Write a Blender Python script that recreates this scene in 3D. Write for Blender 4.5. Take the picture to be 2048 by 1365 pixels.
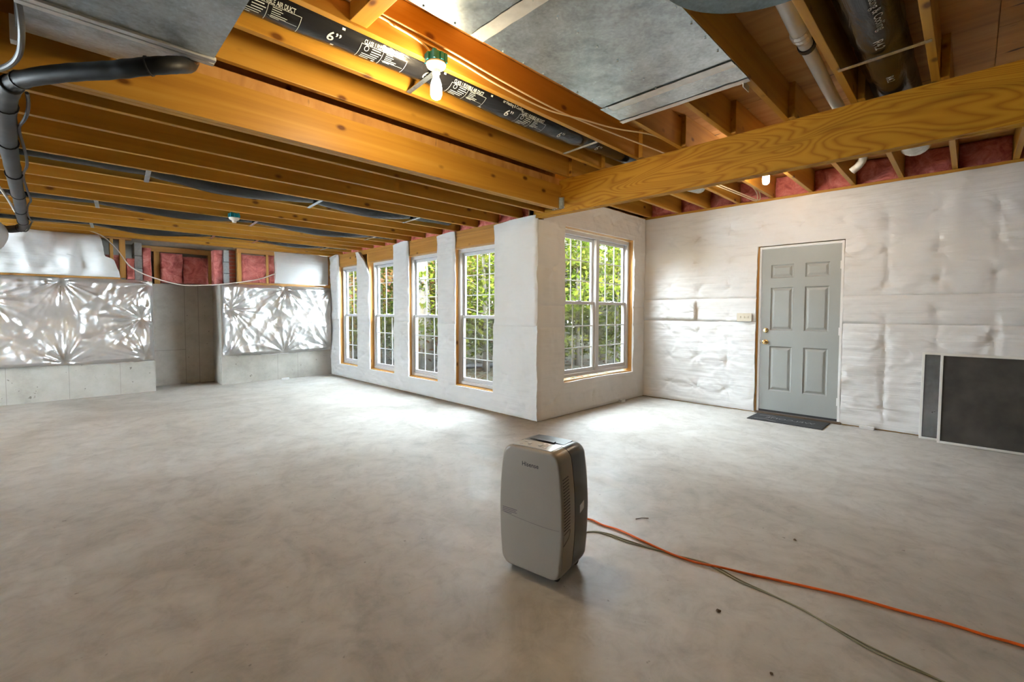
import bpy, bmesh, math, random
import numpy as np
from mathutils import Vector, Matrix, noise as mnoise

for o in list(bpy.data.objects):
    bpy.data.objects.remove(o, do_unlink=True)
scene = bpy.context.scene
C = scene.collection
R = math.radians

# ------------------------------------------------------------------ camera
def look(yaw, pitch, roll):
    f = Vector((math.cos(yaw)*math.cos(pitch), math.sin(yaw)*math.cos(pitch), -math.sin(pitch)))
    r = Vector((math.sin(yaw), -math.cos(yaw), 0)); u = r.cross(f)
    r2 = math.cos(roll)*r + math.sin(roll)*u; u2 = -math.sin(roll)*r + math.cos(roll)*u
    return Matrix((( r2.x, u2.x, -f.x), (r2.y, u2.y, -f.y), (r2.z, u2.z, -f.z))).to_4x4()
cam = bpy.data.cameras.new('camera'); cam_o = bpy.data.objects.new('camera', cam); C.objects.link(cam_o)
cam_o.matrix_world = Matrix.Translation((0, 0, 1.27)) @ look(R(45.235), R(2.317), R(0.147))
cam.sensor_width = 36; cam.lens = 909.36/2048*36; cam.shift_y = -20.66/2048
cam.clip_start = 0.05; cam.clip_end = 300
scene.camera = cam_o

# ------------------------------------------------------------------ light
SKY = 58.0; SUN = 11.0; BULB = 660.0; EXPO = 0.20
w = bpy.data.worlds.new('sky'); scene.world = w; w.use_nodes = True
bg = w.node_tree.nodes['Background']
bg.inputs[0].default_value = (0.80, 0.91, 1.0, 1); bg.inputs[1].default_value = SKY
sl = bpy.data.lights.new('sun', 'SUN'); sl.energy = SUN; sl.angle = R(3); sl.color = (1.0, 0.93, 0.80)
so = bpy.data.objects.new('sun', sl); C.objects.link(so)
so.rotation_euler = Vector((0.50, 0.42, -0.62)).to_track_quat('-Z', 'Y').to_euler()
so.location = (-6, -6, 12)
vs = scene.view_settings
vs.view_transform = 'Standard'; vs.look = 'None'; vs.gamma = 1; vs.use_curve_mapping = False; vs.exposure = EXPO

# ------------------------------------------------------------------ key dimensions (metres)
A, B_, Cc, D = 3.883, 6.284, 3.497, 9.107      # window wall X, entry wall X, bay wall Y, back wall Y
X0, Y0 = -4.6, -4.4                            # unseen sides of the basement
ZL, ZR = 2.380, 2.688                          # joist undersides: low part, high part
SUBL, SUBR = ZL+0.245, ZR+0.255                # undersides of the subfloors

# ------------------------------------------------------------------ helpers
def put(o, parent=None, label=None, cat=None, group=None, kind=None):
    C.objects.link(o)
    if parent is not None: o.parent = parent
    return tag(o, label, cat, group, kind)
def tag(o, label=None, cat=None, group=None, kind=None):
    if label: o['label'] = label
    if cat: o['category'] = cat
    if group: o['group'] = group
    if kind: o['kind'] = kind
    return o
def empty(name, loc=(0, 0, 0), label=None, cat=None, group=None, kind=None, parent=None):
    o = bpy.data.objects.new(name, None); o.empty_display_size = 0.1
    o.location = loc
    return put(o, parent, label, cat, group, kind)
def wloc(o):
    v = Vector((0, 0, 0))
    while o is not None:
        v += o.location; o = o.parent
    return v

class MB:
    def __init__(s): s.v = []; s.f = []
    def add(s, v, f):
        n = len(s.v); s.v += [tuple(p) for p in v]; s.f += [tuple(i+n for i in q) for q in f]; return s
    def box(s, x0, x1, y0, y1, z0, z1):
        return s.add([(x0,y0,z0),(x1,y0,z0),(x1,y1,z0),(x0,y1,z0),(x0,y0,z1),(x1,y0,z1),(x1,y1,z1),(x0,y1,z1)],
                     [(0,3,2,1),(4,5,6,7),(0,1,5,4),(1,2,6,5),(2,3,7,6),(3,0,4,7)])
    def rbox(s, x0, x1, y0, y1, z0, z1, r=0.005):
        """box with chamfered edges"""
        bm = bmesh.new(); bmesh.ops.create_cube(bm, size=1)
        for v in bm.verts:
            v.co = Vector(((x0+x1)/2+v.co.x*(x1-x0), (y0+y1)/2+v.co.y*(y1-y0), (z0+z1)/2+v.co.z*(z1-z0)))
        bmesh.ops.bevel(bm, geom=bm.edges[:], offset=r, segments=2, profile=0.6, affect='EDGES')
        bm.verts.ensure_lookup_table(); bm.verts.index_update()
        s.add([v.co[:] for v in bm.verts], [[v.index for v in f.verts] for f in bm.faces]); bm.free(); return s
    def tube(s, path, r, n=10, caps=True, flat=1.0):
        P = [Vector(p) for p in path]; m = len(P)
        rr = r if isinstance(r, (list, tuple)) else [r]*m
        t0 = (P[1]-P[0]).normalized()
        ref = Vector((0, 0, 1)) if abs(t0.z) < 0.9 else Vector((0, 1, 0))
        nx = t0.cross(ref).normalized(); base = len(s.v)
        for i in range(m):
            t = (P[min(i+1, m-1)]-P[max(i-1, 0)]).normalized()
            nx = (nx - t*nx.dot(t)).normalized(); ny = t.cross(nx)
            for k in range(n):
                a = 2*math.pi*k/n
                s.v.append(tuple(P[i] + nx*(rr[i]*math.cos(a)) + ny*(rr[i]*flat*math.sin(a))))
        for i in range(m-1):
            for k in range(n):
                a = base+i*n+k; b = base+i*n+(k+1) % n
                s.f.append((a, b, b+n, a+n))
        if caps:
            s.f.append(tuple(base+k for k in range(n))[::-1]); s.f.append(tuple(base+(m-1)*n+k for k in range(n)))
        return s
    def lathe(s, prof, c=(0, 0, 0), n=20, axis='Z'):
        """prof: (radius, height) pairs along axis"""
        base = len(s.v)
        for r, h in prof:
            for k in range(n):
                a = 2*math.pi*k/n; x, y = r*math.cos(a), r*math.sin(a)
                p = (x, y, h) if axis == 'Z' else ((h, x, y) if axis == 'X' else (x, h, y))
                s.v.append((c[0]+p[0], c[1]+p[1], c[2]+p[2]))
        for i in range(len(prof)-1):
            for k in range(n):
                a = base+i*n+k; b = base+i*n+(k+1) % n
                s.f.append((a, b, b+n, a+n))
        s.f.append(tuple(base+k for k in range(n))[::-1]); s.f.append(tuple(base+(len(prof)-1)*n+k for k in range(n)))
        return s
    def mesh(s, name, off=(0, 0, 0)):
        me = bpy.data.meshes.new(name)
        o = Vector(off)
        me.from_pydata([tuple(Vector(p)-o) for p in s.v], [], s.f); me.update()
        bm = bmesh.new(); bm.from_mesh(me); bmesh.ops.recalc_face_normals(bm, faces=bm.faces[:]); bm.to_mesh(me); bm.free()
        return me
    def build(s, name, mat, parent=None, smooth=False, local=False, label=None, cat=None, group=None, kind=None):
        if parent is not None: off = (0, 0, 0) if local else wloc(parent)
        else:
            a = np.array(s.v); off = ((a[:,0].min()+a[:,0].max())/2, (a[:,1].min()+a[:,1].max())/2, a[:,2].min())
        me = s.mesh(name, off); me.materials.append(mat)
        if smooth:
            me.polygons.foreach_set('use_smooth', [True]*len(me.polygons))
        o = bpy.data.objects.new(name, me)
        if parent is None: o.location = off
        if smooth == 'auto':
            try:
                me.set_sharp_from_angle(angle=R(40))
            except Exception: pass
        return put(o, parent, label, cat, group, kind)

def spline(pts, n=8):
    """Catmull-Rom through pts"""
    P = [Vector(p) for p in pts]; out = []
    P = [P[0]*2-P[1]] + P + [P[-1]*2-P[-2]]
    for i in range(1, len(P)-2):
        for k in range(n):
            t = k/n; a, b, c, d = P[i-1], P[i], P[i+1], P[i+2]
            out.append(0.5*((2*b)+(c-a)*t+(2*a-5*b+4*c-d)*t*t+(3*b-a-3*c+d)*t**3))
    out.append(P[-2]); return out

def fn(x, y, z=0.0): return mnoise.noise(Vector((x, y, z)))
_tc = {}
def text2d(txt, size=1.0, bold=0.0):
    k = (txt, bold)
    if k not in _tc:
        cu = bpy.data.curves.new('t', 'FONT'); cu.body = txt; cu.size = 1; cu.offset = bold; cu.resolution_u = 3
        cu.align_x = 'CENTER'; cu.align_y = 'CENTER'
        ob = bpy.data.objects.new('t', cu); C.objects.link(ob)
        dg = bpy.context.evaluated_depsgraph_get(); ev = ob.evaluated_get(dg); me = ev.to_mesh()
        _tc[k] = ([(v.co.x, v.co.y) for v in me.vertices], [tuple(p.vertices) for p in me.polygons])
        ev.to_mesh_clear(); bpy.data.objects.remove(ob, do_unlink=True)
    v, f = _tc[k]
    return [(x*size, y*size) for x, y in v], f

# ------------------------------------------------------------------ materials
def M(name):
    m = bpy.data.materials.new(name); m.use_nodes = True
    nt = m.node_tree; b = nt.nodes['Principled BSDF']
    return m, nt, b
def nd(nt, t, **kw):
    n = nt.nodes.new(t)
    for k, v in kw.items():
        if k.startswith('i_'): n.inputs[k[2:].replace('_', ' ')].default_value = v
        else: setattr(n, k, v)
    return n
def ramp(nt, stops, src=None):
    r = nt.nodes.new('ShaderNodeValToRGB'); e = r.color_ramp.elements
    while len(e) < len(stops): e.new(0.5)
    for q, (p, c) in zip(e, stops):
        q.position = p; q.color = (c[0], c[1], c[2], 1)
    if src is not None: nt.links.new(src, r.inputs[0])
    return r
def plain(name, col, rough=0.5, metal=0.0, spec=0.5, var=0.0, scale=8.0, bump=0.0):
    m, nt, b = M(name)
    b.inputs['Base Color'].default_value = (*col, 1); b.inputs['Roughness'].default_value = rough
    b.inputs['Metallic'].default_value = metal; b.inputs['Specular IOR Level'].default_value = spec
    tc = nd(nt, 'ShaderNodeTexCoord')
    n = nd(nt, 'ShaderNodeTexNoise', i_Scale=scale, i_Detail=6.0); nt.links.new(tc.outputs['Object'], n.inputs['Vector'])
    v = max(var, 0.02)
    r = ramp(nt, [(0.3, [c*(1-v) for c in col]), (0.7, [min(1, c*(1+v)) for c in col])], n.outputs['Fac'])
    nt.links.new(r.outputs[0], b.inputs['Base Color'])
    if bump:
        bp = nd(nt, 'ShaderNodeBump', i_Strength=bump, i_Distance=0.01)
        nt.links.new(n.outputs['Fac'], bp.inputs['Height']); nt.links.new(bp.outputs[0], b.inputs['Normal'])
    return m
def coords(nt, scale, rnd=True):
    """object coordinates, shifted per object, stretched"""
    tc = nd(nt, 'ShaderNodeTexCoord'); mp = nd(nt, 'ShaderNodeMapping'); mp.inputs['Scale'].default_value = scale
    if rnd:
        oi = nd(nt, 'ShaderNodeObjectInfo'); mu = nd(nt, 'ShaderNodeMath', operation='MULTIPLY'); mu.inputs[1].default_value = 37.0
        nt.links.new(oi.outputs['Random'], mu.inputs[0])
        ad = nd(nt, 'ShaderNodeVectorMath', operation='ADD')
        nt.links.new(tc.outputs['Object'], ad.inputs[0]); nt.links.new(mu.outputs[0], ad.inputs[1])
        nt.links.new(ad.outputs[0], mp.inputs['Vector'])
    else: nt.links.new(tc.outputs['Object'], mp.inputs['Vector'])
    return mp.outputs[0]
def wood(name, axis, dark, mid, light, rough=0.5, knots=True, grain=1.0, rnd=True):
    m, nt, b = M(name); L = nt.links.new
    sc = [14.0*grain]*3; sc['XYZ'.index(axis)] = 0.55*grain
    v = coords(nt, sc, rnd)
    n = nd(nt, 'ShaderNodeTexNoise', i_Scale=1.0, i_Detail=5.0, i_Roughness=0.55, i_Distortion=0.6); L(v, n.inputs['Vector'])
    r = ramp(nt, [(0.25, dark), (0.5, mid), (0.75, light)], n.outputs['Fac'])
    sc2 = [1.3]*3; sc2['XYZ'.index(axis)] = 0.35
    v2 = coords(nt, sc2, rnd)
    n2 = nd(nt, 'ShaderNodeTexNoise', i_Scale=1.0, i_Detail=3.0); L(v2, n2.inputs['Vector'])
    mx = nd(nt, 'ShaderNodeMix', data_type='RGBA', blend_type='MULTIPLY'); mx.inputs[0].default_value = 0.6
    r2 = ramp(nt, [(0.3, (0.72, 0.70, 0.66)), (0.65, (1.08, 1.08, 1.05))], n2.outputs['Fac'])
    L(r.outputs[0], mx.inputs[6]); L(r2.outputs[0], mx.inputs[7]); col = mx.outputs[2]
    if knots:
        sk = [6.5]*3; sk['XYZ'.index(axis)] = 3.6
        vk = coords(nt, sk, rnd)
        vo = nd(nt, 'ShaderNodeTexVoronoi', i_Scale=1.0, i_Randomness=1.0); L(vk, vo.inputs['Vector'])
        rk = ramp(nt, [(0.07, (1, 1, 1)), (0.13, (0.3, 0.3, 0.3)), (0.17, (0, 0, 0))], vo.outputs['Distance'])
        mk = nd(nt, 'ShaderNodeMix', data_type='RGBA'); L(rk.outputs[0], mk.inputs[0]); L(col, mk.inputs[6])
        mk.inputs[7].default_value = (dark[0]*0.35, dark[1]*0.25, dark[2]*0.25, 1); col = mk.outputs[2]
    L(col, b.inputs['Base Color']); b.inputs['Roughness'].default_value = rough
    b.inputs['Specular IOR Level'].default_value = 0.35
    bp = nd(nt, 'ShaderNodeBump', i_Strength=0.15, i_Distance=0.003); L(n.outputs['Fac'], bp.inputs['Height']); L(bp.outputs[0], b.inputs['Normal'])
    return m

W_D, W_M, W_L = (0.37, 0.165, 0.020), (0.475, 0.235, 0.030), (0.55, 0.30, 0.052)
joist_m = wood('pine_joist', 'X', W_D, W_M, W_L, 0.42)
plateY_m = wood('pine_plate_y', 'Y', W_D, W_M, W_L, 0.5)
plateX_m = wood('pine_plate_x', 'X', (0.40, 0.19, 0.05), (0.50, 0.26, 0.08), (0.58, 0.33, 0.12), 0.5)
stud_m = wood('pine_stud', 'Z', (0.46, 0.22, 0.05), (0.60, 0.32, 0.09), (0.68, 0.40, 0.14), 0.5)
header_m = wood('pine_header', 'Y', (0.34, 0.16, 0.035), (0.46, 0.225, 0.05), (0.55, 0.29, 0.08), 0.5)
rim_m = wood('rim_board', 'Y', (0.32, 0.15, 0.05), (0.42, 0.21, 0.07), (0.5, 0.27, 0.10), 0.6)

def beam_mat():
    m, nt, b = M('treated_beam'); L = nt.links.new
    v = coords(nt, (0.6, 0.50, 3.0), False)
    n = nd(nt, 'ShaderNodeTexNoise', i_Scale=1.7, i_Detail=1.6, i_Roughness=0.40, i_Distortion=0.6); L(v, n.inputs['Vector'])
    mu = nd(nt, 'ShaderNodeMath', operation='MULTIPLY'); mu.inputs[1].default_value = 44.0; L(n.outputs['Fac'], mu.inputs[0])
    fr = nd(nt, 'ShaderNodeMath', operation='PINGPONG'); fr.inputs[1].default_value = 1.0; L(mu.outputs[0], fr.inputs[0])
    r = ramp(nt, [(0.0, (0.30, 0.118, 0.006)), (0.3, (0.37, 0.160, 0.009)), (0.65, (0.42, 0.198, 0.012)), (1.0, (0.435, 0.210, 0.014))], fr.outputs[0])
    v2 = coords(nt, (6, 0.9, 6), False)
    n2 = nd(nt, 'ShaderNodeTexNoise', i_Scale=1.0, i_Detail=5.0); L(v2, n2.inputs['Vector'])
    r2 = ramp(nt, [(0.30, (0.45, 0.42, 0.36)), (0.42, (0.95, 0.95, 0.95)), (0.7, (1.1, 1.08, 1.0))], n2.outputs['Fac'])
    mx = nd(nt, 'ShaderNodeMix', data_type='RGBA', blend_type='MULTIPLY'); mx.inputs[0].default_value = 0.8
    L(r.outputs[0], mx.inputs[6]); L(r2.outputs[0], mx.inputs[7]); L(mx.outputs[2], b.inputs['Base Color'])
    b.inputs['Roughness'].default_value = 0.6; b.inputs['Specular IOR Level'].default_value = 0.2
    return m
beam_m = beam_mat()

def ply_mat():
    m, nt, b = M('plywood_subfloor'); L = nt.links.new
    v = coords(nt, (10, 0.8, 4), True)
    n = nd(nt, 'ShaderNodeTexNoise', i_Scale=1.0, i_Detail=6.0, i_Distortion=0.5); L(v, n.inputs['Vector'])
    r = ramp(nt, [(0.25, (0.34, 0.15, 0.035)), (0.5, (0.50, 0.24, 0.06)), (0.78, (0.60, 0.33, 0.11))], n.outputs['Fac'])
    v2 = coords(nt, (22, 3.4, 4), True)
    n2 = nd(nt, 'ShaderNodeTexNoise', i_Scale=1.0, i_Detail=3.0); L(v2, n2.inputs['Vector'])
    rk = ramp(nt, [(0.66, (0, 0, 0)), (0.73, (1, 1, 1))], n2.outputs['Fac'])
    mk = nd(nt, 'ShaderNodeMix', data_type='RGBA'); L(rk.outputs[0], mk.inputs[0]); L(r.outputs[0], mk.inputs[6]); mk.inputs[7].default_value = (0.06, 0.025, 0.008, 1)
    L(mk.outputs[2], b.inputs['Base Color']); b.inputs['Roughness'].default_value = 0.6
    return m
ply_m = ply_mat()

def floor_mat():
    m, nt, b = M('concrete_floor'); L = nt.links.new
    v = coords(nt, (1, 1, 1), False)
    n1 = nd(nt, 'ShaderNodeTexNoise', i_Scale=0.55, i_Detail=5.0, i_Roughness=0.55, i_Distortion=1.2); L(v, n1.inputs['Vector'])
    vs_ = coords(nt, (1.45, 1.05, 1), False)
    n2 = nd(nt, 'ShaderNodeTexNoise', i_Scale=1.6, i_Detail=8.0, i_Roughness=0.62, i_Distortion=1.8); L(vs_, n2.inputs['Vector'])
    r1 = ramp(nt, [(0.30, (0.40, 0.378, 0.34)), (0.5, (0.52, 0.502, 0.468)), (0.72, (0.59, 0.582, 0.56))], n1.outputs['Fac'])
    r2 = ramp(nt, [(0.28, (0.66, 0.645, 0.63)), (0.48, (0.96, 0.95, 0.94)), (0.72, (1.12, 1.12, 1.12))], n2.outputs['Fac'])
    mx = nd(nt, 'ShaderNodeMix', data_type='RGBA', blend_type='MULTIPLY'); mx.inputs[0].default_value = 0.8
    L(r1.outputs[0], mx.inputs[6]); L(r2.outputs[0], mx.inputs[7])
    # trowel arcs: edges of large smooth cells
    n4 = nd(nt, 'ShaderNodeTexNoise', i_Scale=0.9, i_Detail=1.0); L(v, n4.inputs['Vector'])
    va = nd(nt, 'ShaderNodeVectorMath', operation='MULTIPLY_ADD'); va.inputs[1].default_value = (0.9, 0.9, 0)
    L(n4.outputs['Color'], va.inputs[0]); L(v, va.inputs[2])
    vo = nd(nt, 'ShaderNodeTexVoronoi', i_Scale=0.62); L(va.outputs[0], vo.inputs['Vector'])
    ra = ramp(nt, [(0.52, (1, 1, 1)), (0.535, (0.90, 0.89, 0.88)), (0.60, (0.98, 0.98, 0.98)), (0.75, (1, 1, 1))], vo.outputs['Distance'])
    m2 = nd(nt, 'ShaderNodeMix', data_type='RGBA', blend_type='MULTIPLY'); m2.inputs[0].default_value = 0.7
    L(mx.outputs[2], m2.inputs[6]); L(ra.outputs[0], m2.inputs[7])
    n5 = nd(nt, 'ShaderNodeTexNoise', i_Scale=9.0, i_Detail=9.0, i_Roughness=0.7, i_Distortion=0.6); L(v, n5.inputs['Vector'])
    r5 = ramp(nt, [(0.32, (0.80, 0.79, 0.78)), (0.5, (1, 1, 1)), (0.70, (1.10, 1.10, 1.10))], n5.outputs['Fac'])
    m5 = nd(nt, 'ShaderNodeMix', data_type='RGBA', blend_type='MULTIPLY'); m5.inputs[0].default_value = 0.8
    L(m2.outputs[2], m5.inputs[6]); L(r5.outputs[0], m5.inputs[7]); m2 = m5
    # dark specks
    n3 = nd(nt, 'ShaderNodeTexNoise', i_Scale=26.0, i_Detail=2.0); L(v, n3.inputs['Vector'])
    rs = ramp(nt, [(0.72, (0, 0, 0)), (0.78, (0.6, 0.6, 0.6))], n3.outputs['Fac'])
    m3 = nd(nt, 'ShaderNodeMix', data_type='RGBA'); L(rs.outputs[0], m3.inputs[0]); L(m2.outputs[2], m3.inputs[6]); m3.inputs[7].default_value = (0.14, 0.12, 0.10, 1)
    L(m3.outputs[2], b.inputs['Base Color'])
    rr = ramp(nt, [(0.3, (0.38,)*3), (0.7, (0.60,)*3)], n2.outputs['Fac']); L(rr.outputs[0], b.inputs['Roughness'])
    b.inputs['Specular IOR Level'].default_value = 0.45
    bp = nd(nt, 'ShaderNodeBump', i_Strength=0.12, i_Distance=0.004); L(n2.outputs['Fac'], bp.inputs['Height']); L(bp.outputs[0], b.inputs['Normal'])
    return m
floor_m = floor_mat()

def conc_wall_mat():
    m, nt, b = M('poured_concrete'); L = nt.links.new
    v = coords(nt, (1, 1, 1), False)
    n1 = nd(nt, 'ShaderNodeTexNoise', i_Scale=2.2, i_Detail=8.0, i_Roughness=0.65); L(v, n1.inputs['Vector'])
    r1 = ramp(nt, [(0.28, (0.30, 0.285, 0.25)), (0.5, (0.42, 0.40, 0.36)), (0.72, (0.50, 0.485, 0.45))], n1.outputs['Fac'])
    n3 = nd(nt, 'ShaderNodeTexNoise', i_Scale=18.0, i_Detail=2.0); L(v, n3.inputs['Vector'])
    rs = ramp(nt, [(0.70, (0, 0, 0)), (0.75, (0.8, 0.8, 0.8))], n3.outputs['Fac'])
    m3 = nd(nt, 'ShaderNodeMix', data_type='RGBA'); L(rs.outputs[0], m3.inputs[0]); L(r1.outputs[0], m3.inputs[6]); m3.inputs[7].default_value = (0.13, 0.12, 0.10, 1)
    L(m3.outputs[2], b.inputs['Base Color']); b.inputs['Roughness'].default_value = 0.85
    bp = nd(nt, 'ShaderNodeBump', i_Strength=0.3, i_Distance=0.006); L(n1.outputs['Fac'], bp.inputs['Height']); L(bp.outputs[0], b.inputs['Normal'])
    return m
conc_m = conc_wall_mat()

def wrap_mat(name, axis, col=(0.77, 0.775, 0.78)):
    """white perforated vinyl facing: fine sideways ripples, a few scuffs"""
    m, nt, b = M(name); L = nt.links.new
    sc = (1.2, 1.2, 34.0)
    v = coords(nt, sc, True)
    n = nd(nt, 'ShaderNodeTexNoise', i_Scale=1.3, i_Detail=4.0, i_Roughness=0.6, i_Distortion=0.4); L(v, n.inputs['Vector'])
    v2 = coords(nt, (1.6, 1.6, 1.6), True)
    n2 = nd(nt, 'ShaderNodeTexNoise', i_Scale=1.0, i_Detail=7.0, i_Roughness=0.6); L(v2, n2.inputs['Vector'])
    r = ramp(nt, [(0.28, [c*0.93 for c in col]), (0.45, col), (0.7, [min(1, c*1.03) for c in col])], n2.outputs['Fac'])
    n3 = nd(nt, 'ShaderNodeTexNoise', i_Scale=5.0, i_Detail=8.0, i_Roughness=0.75); L(v2, n3.inputs['Vector'])
    rs = ramp(nt, [(0.69, (0, 0, 0)), (0.74, (0.55, 0.55, 0.55))], n3.outputs['Fac'])
    m3 = nd(nt, 'ShaderNodeMix', data_type='RGBA'); L(rs.outputs[0], m3.inputs[0]); L(r.outputs[0], m3.inputs[6]); m3.inputs[7].default_value = (0.45, 0.43, 0.38, 1)
    L(m3.outputs[2], b.inputs['Base Color']); b.inputs['Roughness'].default_value = 0.42
    b.inputs['Specular IOR Level'].default_value = 0.3
    b.inputs['Subsurface Weight'].default_value = 0.0
    bp = nd(nt, 'ShaderNodeBump', i_Strength=0.6, i_Distance=0.008); L(n.outputs['Fac'], bp.inputs['Height']); L(bp.outputs[0], b.inputs['Normal'])
    return m
wrap_m = wrap_mat('white_vinyl_facing', 'Z')

def foil_mat():
    m, nt, b = M('silver_foil'); L = nt.links.new
    b.inputs['Base Color'].default_value = (0.78, 0.78, 0.79, 1); b.inputs['Metallic'].default_value = 0.78; b.inputs['Roughness'].default_value = 0.38
    v = coords(nt, (1, 1, 1), True)
    n = nd(nt, 'ShaderNodeTexNoise', noise_type='RIDGED_MULTIFRACTAL', i_Scale=4.0, i_Detail=4.0, i_Roughness=0.5, i_Distortion=0.9); L(v, n.inputs['Vector'])
    bp = nd(nt, 'ShaderNodeBump', i_Strength=0.5, i_Distance=0.010); L(n.outputs['Fac'], bp.inputs['Height']); L(bp.outputs[0], b.inputs['Normal'])
    return m
foil_m = foil_mat()

def galv_mat(name, base=(0.62, 0.66, 0.70), rough=0.42, met=0.85):
    m, nt, b = M(name); L = nt.links.new
    v = coords(nt, (1, 1, 1), False)
    vo = nd(nt, 'ShaderNodeTexVoronoi', i_Scale=70.0); L(v, vo.inputs['Vector'])
    n = nd(nt, 'ShaderNodeTexNoise', i_Scale=4.0, i_Detail=7.0, i_Roughness=0.7); L(v, n.inputs['Vector'])
    r = ramp(nt, [(0.3, [c*0.55 for c in base]), (0.52, base), (0.72, [min(1, c*1.25) for c in base])], n.outputs['Fac'])
    sp = nd(nt, 'ShaderNodeSeparateColor'); L(vo.outputs['Color'], sp.inputs[0])
    rv = ramp(nt, [(0.0, (0.86,)*3), (1.0, (1.1,)*3)], sp.outputs[0])
    mx = nd(nt, 'ShaderNodeMix', data_type='RGBA', blend_type='MULTIPLY'); mx.inputs[0].default_value = 0.8
    L(r.outputs[0], mx.inputs[6]); L(rv.outputs[0], mx.inputs[7]); L(mx.outputs[2], b.inputs['Base Color'])
    b.inputs['Metallic'].default_value = met; b.inputs['Roughness'].default_value = rough
    bp = nd(nt, 'ShaderNodeBump', i_Strength=0.15, i_Distance=0.006); L(n.outputs['Fac'], bp.inputs['Height']); L(bp.outputs[0], b.inputs['Normal'])
    return m
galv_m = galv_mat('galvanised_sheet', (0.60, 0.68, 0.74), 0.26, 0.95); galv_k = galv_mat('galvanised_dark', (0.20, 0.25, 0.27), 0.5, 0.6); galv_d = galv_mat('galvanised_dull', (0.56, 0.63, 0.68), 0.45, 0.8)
tape_m = plain('foil_tape', (0.78, 0.79, 0.80), 0.28, 0.6, var=0.08, scale=20, bump=0.3)
flange_m = plain('metal_cleat', (0.80, 0.80, 0.80), 0.45, 0.2, var=0.05)

def flex_mat():
    m, nt, b = M('black_duct_sleeve'); L = nt.links.new
    v = coords(nt, (2.5, 9, 9), True)
    n = nd(nt, 'ShaderNodeTexNoise', i_Scale=1.5, i_Detail=5.0, i_Distortion=0.8); L(v, n.inputs['Vector'])
    b.inputs['Base Color'].default_value = (0.010, 0.010, 0.012, 1); b.inputs['Roughness'].default_value = 0.24; b.inputs['Specular IOR Level'].default_value = 0.4
    bp = nd(nt, 'ShaderNodeBump', i_Strength=0.45, i_Distance=0.02); L(n.outputs['Fac'], bp.inputs['Height']); L(bp.outputs[0], b.inputs['Normal'])
    return m
flex_m = flex_mat()
print_m = plain('white_print', (0.62, 0.64, 0.64), 0.6)
def pink_mat():
    m, nt, b = M('pink_fibreglass'); L = nt.links.new
    v = coords(nt, (1, 1, 1), True)
    n = nd(nt, 'ShaderNodeTexNoise', i_Scale=7.0, i_Detail=8.0, i_Roughness=0.7, i_Distortion=1.0); L(v, n.inputs['Vector'])
    r = ramp(nt, [(0.28, (0.30, 0.065, 0.055)), (0.5, (0.62, 0.19, 0.17)), (0.72, (0.78, 0.36, 0.32))], n.outputs['Fac'])
    L(r.outputs[0], b.inputs['Base Color']); b.inputs['Roughness'].default_value = 0.95; b.inputs['Specular IOR Level'].default_value = 0.1
    bp = nd(nt, 'ShaderNodeBump', i_Strength=0.8, i_Distance=0.02); L(n.outputs['Fac'], bp.inputs['Height']); L(bp.outputs[0], b.inputs['Normal'])
    return m
pink_m = pink_mat()
vinyl_m = plain('white_vinyl', (0.66, 0.68, 0.72), 0.35)
vinyl2_m = plain('white_muntin', (0.70, 0.72, 0.76), 0.4)
beige_m = plain('beige_exterior_trim', (0.62, 0.55, 0.46), 0.6)
door_m = plain('grey_door_paint', (0.345, 0.365, 0.35), 0.42, var=0.03, scale=3)
jamb_m = plain('white_jamb', (0.80, 0.80, 0.79), 0.45)
brass_m = plain('polished_brass', (0.78, 0.58, 0.28), 0.18, 1.0)
almond_m = plain('almond_plastic', (0.68, 0.62, 0.50), 0.4)
black_m = plain('black_rubber', (0.018, 0.018, 0.02), 0.55)
dark_m = plain('dark_void', (0.03, 0.025, 0.02), 0.9)
mat_m = plain('charcoal_mat', (0.028, 0.029, 0.032), 0.9, var=0.3, scale=60, bump=0.4)
matp_m = plain('grey_mat_print', (0.22, 0.22, 0.22), 0.9)
pvc_m = plain('white_pvc', (0.66, 0.66, 0.64), 0.35)
orange_m = plain('orange_cord', (0.80, 0.135, 0.012), 0.45)
olive_m = plain('olive_cord', (0.26, 0.25, 0.16), 0.5)
romex_m = plain('cream_cable', (0.72, 0.60, 0.40), 0.5)
teal_m = plain('teal_plastic', (0.0, 0.25, 0.36), 0.45)
porc_m = plain('white_porcelain', (0.75, 0.72, 0.66), 0.3)
foam_m = plain('black_pipe_foam', (0.012, 0.0125, 0.014), 0.5, spec=0.25, var=0.2, scale=20)
foamg_m = plain('grey_pipe_tape', (0.022, 0.023, 0.026), 0.5, spec=0.25, var=0.2, scale=20)
cmu_m = plain('concrete_block', (0.32, 0.33, 0.33), 0.9, var=0.12, scale=30, bump=0.3)
brick_m = plain('red_brick', (0.26, 0.075, 0.05), 0.9, var=0.3, scale=20, bump=0.3)
mortar_m = plain('mortar', (0.20, 0.19, 0.17), 0.95)
paper_m = plain('white_card', (0.8, 0.8, 0.8), 0.6)
alu_m = plain('white_aluminium', (0.82, 0.82, 0.80), 0.35, 0.2)
drywall_m = plain('unseen_wall_paint', (0.70, 0.69, 0.66), 0.8)
sheath_m = plain('exterior_sheathing', (0.42, 0.33, 0.20), 0.8, var=0.15)
side_m = plain('house_siding', (0.6, 0.58, 0.54), 0.7)

def emis(name, col, s):
    m, nt, b = M(name)
    b.inputs['Base Color'].default_value = (*col, 1); b.inputs['Emission Color'].default_value = (*col, 1); b.inputs['Emission Strength'].default_value = s
    return m
bulb_m = emis('lit_bulb_warm', (1.0, 0.80, 0.48), BULB)
bulb2_m = emis('lit_bulb_far', (1.0, 0.84, 0.64), BULB*0.5)

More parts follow.
